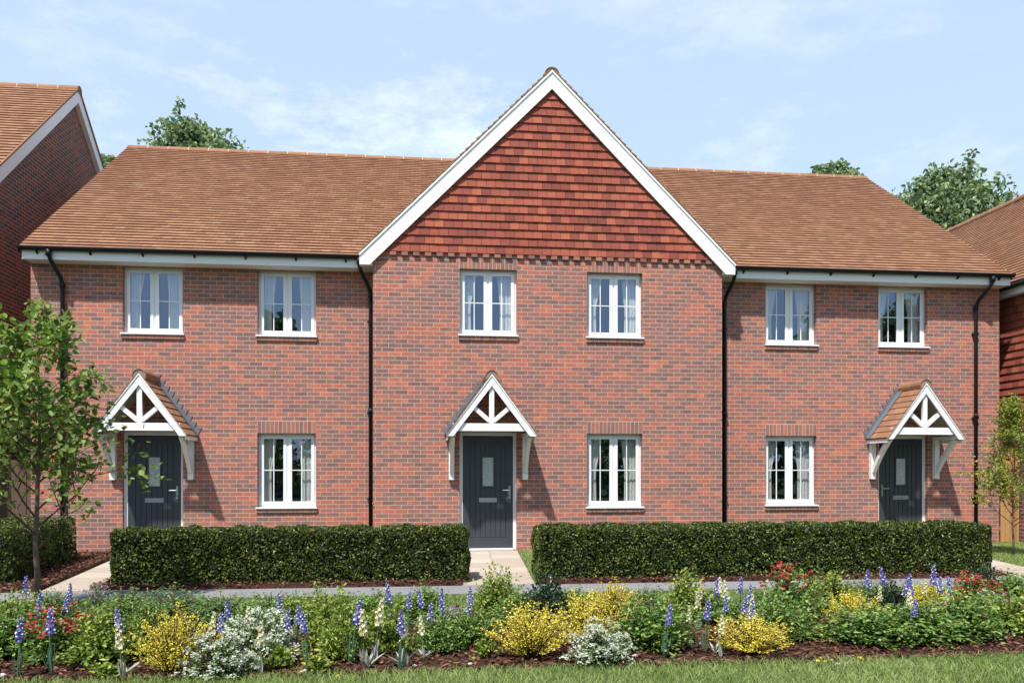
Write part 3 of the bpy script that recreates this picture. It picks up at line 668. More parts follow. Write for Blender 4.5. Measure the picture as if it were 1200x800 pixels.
# ---------------------------------------------------------------- neighbouring houses and fences
LX, LY, LZ, LP = -8.0, 4.95, 10.30, .87
lh = empty('gabled_house', (-13, LY, 0), 'tall brick house at the left edge with shaded gable end and white verge', 'house')
w = MB(); ye = 5.9; ze = LZ - LP * ye
w.face([(LX, LY - ye, -.1), (LX, LY + ye, -.1), (LX, LY + ye, ze), (LX, LY, LZ - .1), (LX, LY - ye, ze)])
w.face([(-19, LY - ye, -.1), (LX, LY - ye, -.1), (LX, LY - ye, ze), (-19, LY - ye, ze)]); w.face([(LX, LY + ye, -.1), (-19, LY + ye, -.1), (-19, LY + ye, ze), (LX, LY + ye, ze)])
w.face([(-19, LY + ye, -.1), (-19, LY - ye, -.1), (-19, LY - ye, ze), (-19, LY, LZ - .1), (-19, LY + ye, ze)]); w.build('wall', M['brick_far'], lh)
r = MB(); sl = math.hypot(1, LP); yo = 6.2; zo = LZ - LP * yo
tiles(r, (-19, LY - yo, zo), (1, 0, 0), (0, 1 / sl, LP / sl), (0, -LP / sl, 1 / sl), 19 + LX + .13, yo * sl, .15, .17)
r.face([(LX + .13, LY, LZ), (-19, LY, LZ), (-19, LY + yo, zo), (LX + .13, LY + yo, zo)][::-1])
lr = r.build('roof', M['tile'], lh); rg = MB(); ridge(rg, (-19, LY, LZ - .075), (LX + .14, LY, LZ - .075), .12); rg.build('ridge_tile', [M['ridge'], M['mortar'], M['ridge_end']], lr)
for sg in (-1, 1):
    b = MB(); d = .30; q = [(LY, LZ - .035), (LY + sg * yo, zo - .035), (LY + sg * yo, zo - .035 - d), (LY, LZ - .035 - d)]
    b.prism_x(q if sg < 0 else q[::-1], LX + .085, LX + .11)
    q2 = [(LY, LZ - .036 - d + .02), (LY + sg * yo, zo - .016 - d), (LY + sg * yo, zo - .036 - d), (LY, LZ - .056 - d + .02)]
    b.prism_x(q2 if sg < 0 else q2[::-1], LX + .002, LX + .084); b.build('bargeboard', M['white'], lh)
    b = MB(); q = [(LY, LZ + .015), (LY + sg * (yo + .05), zo + .015), (LY + sg * (yo + .05), zo - .034), (LY, LZ - .034)]; b.prism_x(q if sg < 0 else q[::-1], LX + .112, LX + .135); b.build('verge', M['ridge'], lh)
RX = 11.82
rh = empty('tile_hung_house', (16, 3, 0), 'brick house at the right edge with red tile-hung upper wall and long clay roof', 'house')
w = MB(); yA, yB = -6.2, 14
yA = -1.1
w.face([(RX, yB, -.1), (RX, yA, -.1), (RX, yA, 5.1), (RX, yB, 5.1)]); w.face([(RX, yA, -.1), (20.5, yA, -.1), (20.5, yA, 5.1), (RX, yA, 5.1)]); w.face([(20.5, yA, -.1), (20.5, yB, -.1), (20.5, yB, 5.1), (20.5, yA, 5.1)])
for y in (yA, yB): w.face([(RX, y, 5.1), (20.5, y, 5.1), (16.1, y, 8.4)])
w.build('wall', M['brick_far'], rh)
t = MB(); tiles(t, (RX - .012, yB, 2.36), (0, -1, 0), (0, 0, 1), (-1, 0, 0), yB - yA, 2.62, .1475, .168, t=.03); t.build('tile_hanging', M['hung_tile'], rh)
r = MB(); RXE, RZE = 11.60, 5.13; rp = .80; rw = 4.5; sl = math.hypot(1, rp)
tiles(r, (RXE, yB + .2, RZE), (0, -1, 0), (1 / sl, 0, rp / sl), (-rp / sl, 0, 1 / sl), yB + .2 - yA + .2, rw * sl, .15, .17)
r.face([(RXE + rw, yA - .2, RZE + rp * rw), (RXE + 2 * rw, yA - .2, RZE), (RXE + 2 * rw, yB + .2, RZE), (RXE + rw, yB + .2, RZE + rp * rw)])
rr = r.build('roof', M['tile'], rh); rg = MB(); ridge(rg, (RXE + rw, yA - .2, RZE + rp * rw), (RXE + rw, yB + .2, RZE + rp * rw), .11); rg.build('ridge_tile', [M['ridge'], M['mortar'], M['ridge_end']], rr)
b = MB(); b.box(RXE + .03, RXE + .05, yA - .2, yB + .2, 4.90, 5.09); b.box(RXE + .051, RX - .05, yA - .2, yB + .2, 4.90, 4.915); b.build('fascia', M['white'], rh)
g = MB(); g.tube([(RXE - .02, yA - .2, 5.07), (RXE - .02, yB + .2, 5.07)], .05, 10); g.build('gutter', M['black'], rh)
def fence(x0, x1, y, h, mat, label, bw=.1):
    f = empty('wooden_fence', ((x0 + x1) / 2, y, 0), label, 'fence'); mb = MB(); x = x0 + .004; k = 0
    while x < x1 - .03:
        e = min(x + bw, x1 - .004); o = .012 if k % 2 else 0; k += 1
        mb.box(x, e - .004, y - .018 - o, y - o, .015 + random.uniform(0, .02), h + random.uniform(-.008, .008)); x = e
    mb.build('board', M[mat], f)
    rl = MB()
    for z in (.25, h / 2, h - .2): rl.box(x0, x1, y + .002, y + .05, z, z + .09)
    rl.build('rail', M[mat], f)
fence(11.402, 11.80, -.02, 1.8, 'fence', 'fresh orange-brown timber fence filling the gap beside the right corner', .085)
fence(-7.99, -6.735, .35, 1.62, 'fence_old', 'weathered dark brown timber fence between the two left houses', .13)

# ---------------------------------------------------------------- hedges
def hedge(x0, x1, y0, y1, h, n, label, seam=None, slant=0):
    o = empty('hedge', ((x0 + x1) / 2, (y0 + y1) / 2, .0), label, 'hedge')
    mb = MB(); ins = .10
    c = MB(); sh = lambda y: slant * (y - y0)
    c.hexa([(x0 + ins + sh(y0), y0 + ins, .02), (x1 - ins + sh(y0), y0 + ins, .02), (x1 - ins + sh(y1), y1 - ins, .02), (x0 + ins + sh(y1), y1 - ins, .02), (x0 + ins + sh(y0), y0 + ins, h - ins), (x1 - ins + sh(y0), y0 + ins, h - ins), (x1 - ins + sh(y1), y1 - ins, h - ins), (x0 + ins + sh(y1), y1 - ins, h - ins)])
    c.build('branches', M['hedge_core'], o)  # solid box standing in for twigs, inner shade put into its near-black colour
    Lx, Ly = x1 - x0, y1 - y0; areas = np.array([Lx * h, Lx * Ly * .9, Ly * h, Ly * h, Lx * h * .3]); cnt = (areas / areas.sum() * n).astype(int)
    Ps, Ns = [], []
    for k, m in enumerate(cnt):
        a, b = RNG.uniform(0, 1, m), RNG.uniform(0, 1, m); z = .03 + b * (h - .03)
        if k == 0: P = np.c_[x0 + a * Lx, np.full(m, y0), z]; nn = (0, -1, 0)
        if k == 1: P = np.c_[x0 + a * Lx, y0 + b * Ly, np.full(m, h)]; nn = (0, 0, 1)
        if k == 2: P = np.c_[np.full(m, x0), y0 + a * Ly, z]; nn = (-1, 0, 0)
        if k == 3: P = np.c_[np.full(m, x1), y0 + a * Ly, z]; nn = (1, 0, 0)
        if k == 4: P = np.c_[x0 + a * Lx, np.full(m, y1), z]; nn = (0, 1, 0)
        Nn = np.tile(nn, (m, 1)).astype(float)
        dep = RNG.exponential(.045, m)[:, None] - .02
        P = P - Nn * dep; Ps.append(P); Ns.append(Nn)
    P = np.concatenate(Ps); Nn = np.concatenate(Ns)
    ctr = np.array([(x0 + x1) / 2, (y0 + y1) / 2, h * .5]); hs = np.array([Lx / 2, Ly / 2, h / 2])      # round the arrises a little
    rel = (P - ctr); d = np.maximum(np.abs(rel) - (hs - .07), 0); l = np.linalg.norm(d, axis=1, keepdims=True); over = np.maximum(l - .07, 0)
    P = P - np.sign(rel) * d / (l + 1e-6) * over
    bump = .012 * np.sin(P[:, 0] * 9 + 3 * np.sin(P[:, 2] * 7)) + .012 * np.sin(P[:, 0] * 23 + P[:, 2] * 17 + P[:, 1] * 11)
    if seam is not None: bump -= .05 * np.exp(-((P[:, 0] - seam) / .05) ** 2)
    P = P + Nn * bump[:, None]; P[:, 2] = np.maximum(P[:, 2], .015); P[:, 0] += slant * (P[:, 1] - y0)
    m = len(P); D = unit(RNG.normal(size=(m, 3)) + Nn * .55 + np.array((0, 0, .35))); Fn = Nn * 1.0 + RNG.normal(size=(m, 3)) * .65 + np.array((0, 0, .35))
    L = RNG.uniform(.028, .05, m); rv = RNG.uniform(0, 1, m) ** 1.25; rv[rv > .985] = np.where(RNG.uniform(size=(rv > .985).sum()) < .30, rv[rv > .985], .8)
    add_leaves(mb, P - D * L[:, None] * .5, D, Fn, L, L * RNG.uniform(.5, .7, m), rnd=rv)
    mb.build('foliage', M['hedge'], o)
    return o
hedge(-3.77, .61, -4.60, -3.82, .69, 34000, 'long clipped dark green hedge left of the middle paved path', seam=-.62)
hedge(1.53, 7.82, -4.62, -3.80, .69, 48000, 'longest clipped dark green hedge, running right from the middle paved path')
hedge(-7.6, -5.05, -4.30, -1.35, .70, 26000, 'shaded clipped hedge behind the young tree at the left edge', slant=-.13)

# ---------------------------------------------------------------- trees
def branch(mb, p, d, L, r, depth, tips, wob=.25, kids=(3, 5), ang=.75, upb=.25, ratio=.62):
    pts = [np.array(p, float)]; d = np.array(d, float); d /= np.linalg.norm(d); n = 4
    dirs = []
    for i in range(n):
        d = d + RNG.normal(size=3) * wob / n + np.array((0, 0, upb / n)); d /= np.linalg.norm(d); pts.append(pts[-1] + d * L / n); dirs.append(d)
    mb.tube(pts, [r * (1 - .7 * i / n) for i in range(n + 1)], 5 if r < .02 else 7, cap=False)
    for i in range(n): tips.append((pts[i + 1], dirs[i], depth, i))
    if depth == 0: return
    for k in range(random.randint(*kids)):
        t = random.uniform(.25, .98); i = min(int(t * n), n - 1); q = pts[i] + (pts[i + 1] - pts[i]) * (t * n - i)
        s = rvec(1)[0]; s -= dirs[i] * s.dot(dirs[i]); s /= np.linalg.norm(s); nd = dirs[i] * math.cos(ang) + s * math.sin(ang)
        branch(mb, q, nd, L * ratio * random.uniform(.75, 1.2), r * .5, depth - 1, tips, wob, kids, ang, upb, ratio)
def sapling(name, base, H, fork, nlimb, llen, rt, mat, per, size, label, spread=.8, keep=None, tipw=1):
    o = empty(name, base, label, 'tree'); b = np.array(base, float); tips = []; tk = MB()
    lead = [b + (0, 0, -.03), b + (.01, 0, fork * .5), b + (-.01, 0, fork), b + (.03, 0, (fork + H) / 2), b + (.0, .02, H * .93)]
    tk.tube(lead, [rt, rt * .85, rt * .72, rt * .4, rt * .12], 9); tk.build('trunk', M['bark'], o, True)
    br = MB()
    for k in range(nlimb):
        t = (k + .5) / nlimb; z = fork * .92 + (H * .86 - fork * .92) * t ** 1.15; a = k * 2.4 + random.uniform(-.3, .3); ln = llen * (1.02 - .62 * t) * random.uniform(.85, 1.15)
        el = random.uniform(.55, .9) + .25 * t
        branch(br, b + (0, 0, z), (math.cos(a) * math.cos(el), math.sin(a) * math.cos(el), math.sin(el)), ln, rt * (.42 - .25 * t), 2, tips, .35, (3, 5), spread, .25)
    br.build('branches', M['twig'], o)
    P, D = [], []
    for (q, d, dep, i) in tips:
        if dep == 2 and i < 2: continue
        for _ in range(per if dep == 0 else max(1, per // 2)):
            P.append(q + RNG.normal(size=3) * size * .7); D.append(d * .5 + rvec(1)[0] + (0, 0, .1))
    P, D = np.array(P), np.array(D); m = len(P); Fn = RNG.normal(size=(m, 3)) * .45 + (0, -.2, .9); L = RNG.uniform(.65, 1.2, m) * size
    lf = MB(); add_leaves(lf, P, D, Fn, L, L * RNG.uniform(.62, .85, m), fold=.2, curl=.18); lf.build('leaves', M[mat], o)
    return m
b = at_y(43, 700, -6.25)
n1 = sapling('young_tree', (b[0], b[1], 0), 3.1, .66, 22, .86, .034, 'sapling', 2, .082, 'slender young tree with bright leaves standing in the bed by the left path')
b = at_y(1187, 640, -2.3)
n2 = sapling('young_tree', (b[0], b[1], 0), 2.8, .5, 30, .60, .02, 'sapling_yellow', 3, .045, 'thin yellow-green sapling before the orange-brown fence at the right edge')
def far_tree(u, vtop, y, rpx, ndens, label, asym=0, name='broadleaf_tree'):
    x, _, zt = at_y(u, vtop, y); s = px_per_m(u, y); R = rpx / s; H = R * 1.9
    o = empty(name, (x, y, 0), label, 'tree', 'trees beyond the roofs')
    tk = MB(); zc = zt - H * .62
    tk.tube([(x, y, -.1), (x + .05, y, zc * .5), (x, y, zc), (x + .1, y, zt - .5)], [.26, .2, .13, .03], 9); 
    tips = []; P = []
    for k in range(26):
        a = k * 2.4; t = (k + .5) / 26; z = zc - H * .28 + (zt - zc + H * .2) * t; rr = R * (1.02 - .75 * t ** 1.6) * random.uniform(.75, 1.12); e = random.uniform(.1, .6) + .5 * t
        q = np.array((x + math.cos(a) * rr, y + math.sin(a) * rr, z + rr * .35)); tk.tube([(x, y, z - .2 * R), (x + math.cos(a) * rr * .5, y + math.sin(a) * rr * .5, z + .05 * R), q], [.06, .035, .012], 5, cap=False)
        tips.append((q, R * .34 * random.uniform(.7, 1.2)))
        tips.append((np.array((x + math.cos(a + .4) * rr * .6, y + math.sin(a + .4) * rr * .6, z + rr * .3)), R * .36 * random.uniform(.7, 1.2)))
    for k in range(9):
        a = random.uniform(0, 2 * PI); q = np.array((x + math.cos(a) * R * .35 * random.random(), y + math.sin(a) * R * .3, zt - random.uniform(.05, .35) * R)); tips.append((q, R * .16)); tips.append((q + rvec(1)[0] * R * .2 + (0, 0, R * .12), R * .09))
    for k in range(26):                                           # stray sprigs outside the clumps
        q, r = random.choice(tips); v = rvec(1)[0]; v[2] = abs(v[2]); tips.append((q + v * r * random.uniform(.9, 1.3), R * random.uniform(.06, .11)))
    tk.build('trunk', M['bark'], o, True)
    for q, r in tips:
        n = int(ndens * (r / R) ** 2 * 5.5); v = rvec(n); rad = r * RNG.uniform(.15, 1, n)[:, None] ** .6
        sub = q + v * rad * np.array((1, 1, .8)); P.append(sub)
    P = np.concatenate(P); m = len(P); sz = 5.2 / s
    D = rvec(m); Fn = RNG.normal(size=(m, 3)) * .6 + (0, -.2, .7); L = RNG.uniform(.7, 1.3, m) * sz
    cl = MB(); add_leaves(cl, P, D, Fn, L, L * .75); cl.build('crown', M['tree'], o)
far_tree(229, 153, 14, 68, 260, 'broad green tree rising above the left end of the main ridge')
far_tree(121, 188, 16, 20, 300, 'small green tree top glimpsed between the left house and main roof')
far_tree(972, 200, 14, 40, 300, 'low green tree just showing above the right end of the ridge')
far_tree(1108, 208, 15.5, 74, 330, 'large full green tree filling the gap between the two right roofs')
# the wood across the road, behind the viewer (it shows in the upstairs panes)
wd = MB(); P = []; trunk = MB()
for x, h, r in [(-44, 8, 5), (-34, 6.5, 5), (-25, 6, 5), (-17, 6.5, 5), (-8.5, 10.2, 3.6), (-1, 5.2, 4.5), (6, 5.5, 4.5), (13, 7.2, 4), (20, 9.8, 3.6), (24.5, 11.4, 3.4), (29.5, 12.2, 4), (37, 9.5, 5), (47, 8, 6), (58, 8.5, 6)]:
    y = -32 + random.uniform(-2, 2); trunk.tube([(x, y, -.1), (x, y, h * .7)], [.3, .1], 7, cap=False)
    for k in range(70):
        t = random.random(); rr = r * (1 - .8 * t ** 2) * math.sqrt(random.random()); a = random.uniform(0, 2 * PI); q = np.array((x + rr * math.cos(a), y + rr * math.sin(a) * .7, .6 + (h - 1.1) * t)); n = 60
        P.append(q + rvec(n) * (.95 * RNG.uniform(.2, 1, n)[:, None]))
P = np.concatenate(P); m = len(P); add_leaves(wd, P, rvec(m), RNG.normal(size=(m, 3)) * .7 + (0, .3, .6), RNG.uniform(.3, .5, m), RNG.uniform(.25, .4, m))
wd.f += [[i + len(wd.v) for i in f] for f in trunk.f]; wd.v += trunk.v; wd.uv += trunk.uv; wd.r += [.05] * len(trunk.f); wd.m += [1] * len(trunk.f)
tag(wd.build('woodland', [M['tree'], M['bark']]), 'green wood across the road mirrored in the upstairs windows', None, None, 'stuff')

# ---------------------------------------------------------------- planting in the bed: unit-sized prototypes, then copies
def proto_shrub(nt, per, leaf, wid=.62, up=.3, shell=.6):
    """1 m wide, 1 m high dome of twigs and leaves; returns twig mesh builder, leaf builder, tip list"""
    tw = MB(); P, D, T = [], [], []
    for k in range(nt):
        v = rvec(1)[0]; v[2] = abs(v[2]); rad = random.uniform(shell, 1.08); q = np.array((v[0] * .5 * rad, v[1] * .5 * rad, .08 + v[2] * .92 * rad)); T.append((q, v))
        tw.tube([(v[0] * .03, v[1] * .03, 0), (q[0] * .45, q[1] * .45, q[2] * .6), tuple(q)], [.012, .008, .003], 4, cap=False)
        for _ in range(per):
            t = random.uniform(.45, 1.05); P.append(np.array((q[0] * t, q[1] * t, q[2] * (t ** .8))) + RNG.normal(size=3) * .05); D.append(v * .4 + rvec(1)[0] + (0, 0, up))
    P, D = np.array(P), np.array(D); m = len(P); P[:, 2] = np.maximum(P[:, 2], .02); Fn = RNG.normal(size=(m, 3)) * .5 + (0, -.15, .8); L = RNG.uniform(.65, 1.3, m) * leaf
    lf = MB(); add_leaves(lf, P, D, Fn, L, L * wid)
    return tw, lf, T
def clusters(T, n, spread, size, frac=1.0, top=None, w=.9):
    mb = MB(); P = []
    for q, v in T:
        if top is not None and q[2] < top: continue
        if random.random() > frac: continue
        P.append(q + v * .02 + RNG.normal(size=(n, 3)) * spread)
    P = np.concatenate(P); m = len(P); add_leaves(mb, P, rvec(m), RNG.normal(size=(m, 3)) * .6 + (0, -.4, .7), RNG.uniform(.7, 1.3, m) * size, RNG.uniform(.7, 1.3, m) * size * w)
    return mb
PROTO = {}
def mesh_of(mb, name, mat, smooth=False):
    o = mb.build(name, M[mat]); me = o.data; bpy.data.objects.remove(o); return (name, me)
def reg(kind, *parts): PROTO.setdefault(kind, []).append(parts)
for i in range(3):
    tw, lf, T = proto_shrub(170, 15, .060); reg('green', mesh_of(tw, 'twigs', 'twig'), mesh_of(lf, 'leaves', 'shrub'))
    tw, lf, T = proto_shrub(140, 15, .068); reg('lime', mesh_of(tw, 'twigs', 'twig'), mesh_of(lf, 'leaves', 'shrub_lime'))
    tw, lf, T = proto_shrub(200, 15, .05, .5); reg('soft', mesh_of(tw, 'twigs', 'twig'), mesh_of(lf, 'leaves', 'shrub_soft'))
    tw, lf, T = proto_shrub(95, 13, .085, .6); reg('holly', mesh_of(tw, 'twigs', 'twig'), mesh_of(lf, 'leaves', 'holly'))
    tw, lf, T = proto_shrub(140, 14, .062); reg('red', mesh_of(tw, 'twigs', 'twig'), mesh_of(lf, 'leaves', 'shrub'), mesh_of(clusters(T, 8, .03, .05, .9, .58), 'blossom', 'red'))
    tw, lf, T = proto_shrub(140, 14, .062); reg('fewred', mesh_of(tw, 'twigs', 'twig'), mesh_of(lf, 'leaves', 'shrub'), mesh_of(clusters(T, 7, .03, .05, .42, .66), 'blossom', 'red'))
    tw, lf, T = proto_shrub(80, 10, .075); reg('mauve', mesh_of(tw, 'twigs', 'twig'), mesh_of(lf, 'leaves', 'shrub_soft'), mesh_of(clusters(T, 8, .03, .05, .55, .6), 'blossom', 'mauve'))
    tw, lf, T = proto_shrub(210, 6, .055, .55); reg('white', mesh_of(tw, 'twigs', 'twig'), mesh_of(lf, 'leaves', 'shrub_soft'), mesh_of(clusters(T, 10, .022, .036, .92), 'blossom', 'whitefl'))
    wn = MB(); P, D = [], []                                      # broom-like golden wands
    for k in range(150):
        a = random.uniform(0, 2 * PI); e = random.uniform(.45, 1.5); d = np.array((math.cos(a) * math.cos(e), math.sin(a) * math.cos(e), math.sin(e))); L = random.uniform(.7, 1.05) * (.58 + .44 * math.sin(e)); d2 = d + (0, 0, .25)
        p1 = d * L * .5; p2 = p1 + d2 / np.linalg.norm(d2) * L * .5; wn.tube([(0, 0, 0), p1, p2], [.010, .007, .002], 4, cap=False)
        for j in range(30):
            t = random.uniform(.22, 1.0); q = p1 * (t * 2) if t < .5 else p1 + (p2 - p1) * (t * 2 - 1); P.append(q + RNG.normal(size=3) * .012); D.append(d2 * .8 + rvec(1)[0])
    P, D = np.array(P), np.array(D); m = len(P); fl = MB(); L = RNG.uniform(.024, .045, m); P[:, 2] = np.maximum(P[:, 2], .02); add_leaves(fl, P, D, RNG.normal(size=(m, 3)) * .7 + (0, -.3, .6), L, L * .6)
    reg('yellow', mesh_of(wn, 'branches', 'twig'), mesh_of(fl, 'blossom', 'yellow'))
def spike_parts(pet, n, r, blades_, mat_blade, flh, bl, bw, lean):
    """unit height: stem to z=1, florets between 1-flh and 1"""
    stt = MB(); lx = lean; top = np.array((lx, 0, 1.)); stt.tube([(0, 0, 0), (lx * .3, 0, .5), tuple(top)], [.012, .010, .004], 5, cap=False)
    P, D, Fn, rv = [], [], [], []
    for k in range(n):
        t = (k + .5) / n; z = 1 - flh + flh * t; rr = r * (1.0 - .78 * t ** 1.3); a = k * 2.4; c = np.array((lx * (.3 + .7 * (z - .5) / .5), 0, z)); out = np.array((math.cos(a), math.sin(a), .15)); q = c + out * rr * .8
        tone = random.uniform(0, .79); 
        for j in range(5):
            b = j * 2 * PI / 5; sd = np.cross(out, (0, 0, 1.)); upv = np.cross(sd, out); d = sd * math.cos(b) + upv * math.sin(b) + out * .35
            P.append(q); D.append(d); Fn.append(out); rv.append(tone)
        P.append(q + out * .004); D.append(rvec(1)[0] + out); Fn.append(out); rv.append(.9)
    fl = MB(); L = np.array([r * .72 * (.55 + .45 * (1 - (i // 6) / n)) for i in range(len(P))]); add_leaves(fl, np.array(P), np.array(D), np.array(Fn), L, L * .8, fold=.1, curl=.1, rnd=np.array(rv))
    lf = MB(); m = blades_; a = RNG.uniform(0, 2 * PI, m); tilt = RNG.uniform(.04, .28, m) if bl > .2 else RNG.uniform(.5, 1.0, m)
    D = np.c_[np.cos(a) * tilt, np.sin(a) * tilt, np.ones(m)]; Pp = np.c_[np.cos(a) * .02, np.sin(a) * .02, np.zeros(m)]; add_leaves(lf, Pp, D, np.c_[np.cos(a), np.sin(a), -.2 * np.ones(m)], RNG.uniform(.75, 1.15, m) * bl, bw, fold=.15, curl=.3)
    return mesh_of(stt, 'stem', 'stem'), mesh_of(fl, 'flower_spike', pet), mesh_of(lf, 'leaves', mat_blade)
for i in range(4):
    ln = random.uniform(-.10, .10)
    reg('delphinium', *spike_parts('blue', 30, .062, 8, 'teal', .40, .52, .035, ln))
    reg('foxglove', *spike_parts('cream', 26, .072, 5, 'silver', .46, .30, .07, ln * .6))
for i in range(2):
    lf = MB(); m = 6; a = np.linspace(0, 2 * PI, m, endpoint=False) + RNG.uniform(-.3, .3, m); tl = RNG.uniform(.5, 1.1, m)
    add_leaves(lf, np.zeros((m, 3)) + (0, 0, .02), np.c_[np.cos(a) * tl, np.sin(a) * tl, np.ones(m)], np.c_[-np.cos(a), -np.sin(a), .6 * np.ones(m)], RNG.uniform(.75, 1.1, m), .17, fold=.3, curl=.45)
    reg('silver', mesh_of(lf, 'leaves', 'silver'))
    tw, lf, T = proto_shrub(22, 7, .17, .75); reg('low', mesh_of(tw, 'twigs', 'twig'), mesh_of(lf, 'leaves', 'shrub_lime'))
NAME = dict(green='green_shrub', lime='lime_shrub', soft='feathery_shrub', holly='dark_shrub', red='red_flowering_shrub', fewred='red_flowering_shrub', mauve='mauve_flowering_shrub', white='white_flowering_shrub', yellow='golden_shrub', delphinium='delphinium', foxglove='foxglove', silver='silver_leaf_plant', low='low_plant')
CATG = dict(delphinium='flower', foxglove='flower', silver='plant', low='plant')
GRP = dict(green='green shrubs in the flower bed', lime='lime green shrubs in the flower bed', soft='feathery green shrubs in the flower bed', holly='dark glossy shrubs in the flower bed', red='red-flowered shrubs in the bed', fewred='red-flowered shrubs in the bed', mauve='mauve-flowered shrubs in the bed', white='white-flowered shrubs in the bed', yellow='golden yellow shrubs in the bed', delphinium='blue delphiniums in the bed', foxglove='cream flower spikes in the bed', silver='silver leaf tufts in the bed', low='low bright green plants in the bed')
USED = {}
def plant(kind, u, y, vtop, wpx, label):
    if kind in ('delphinium', 'foxglove') and y > -8.9: y -= .28
    x, _, zt = at_y(u, vtop, y); s = px_per_m(u, y); h = max(zt, .06) * (random.uniform(1.0, 1.22) if wpx else random.uniform(.97, 1.08)); w = wpx * 1.15 / s if wpx else h
    i = USED.get(kind, 0); USED[kind] = i + 1; var = PROTO[kind][i % len(PROTO[kind])]
    o = empty(NAME[kind], (x, y, -.004), label, CATG.get(kind, 'shrub'), GRP[kind])
    o.scale = (w, w, h); o.rotation_euler.z = random.uniform(0, 2 * PI) if wpx else random.uniform(-.5, .5) + (PI if i % 3 == 0 else 0)
    if not wpx: o.rotation_euler.x = random.uniform(-.10, .10); o.rotation_euler.y = random.uniform(-.10, .10)
    for nm, me in var:
        c = bpy.data.objects.new(nm, me); COL.objects.link(c); c.parent = o
        if nm in ('blossom',): c['kind'] = 'stuff'
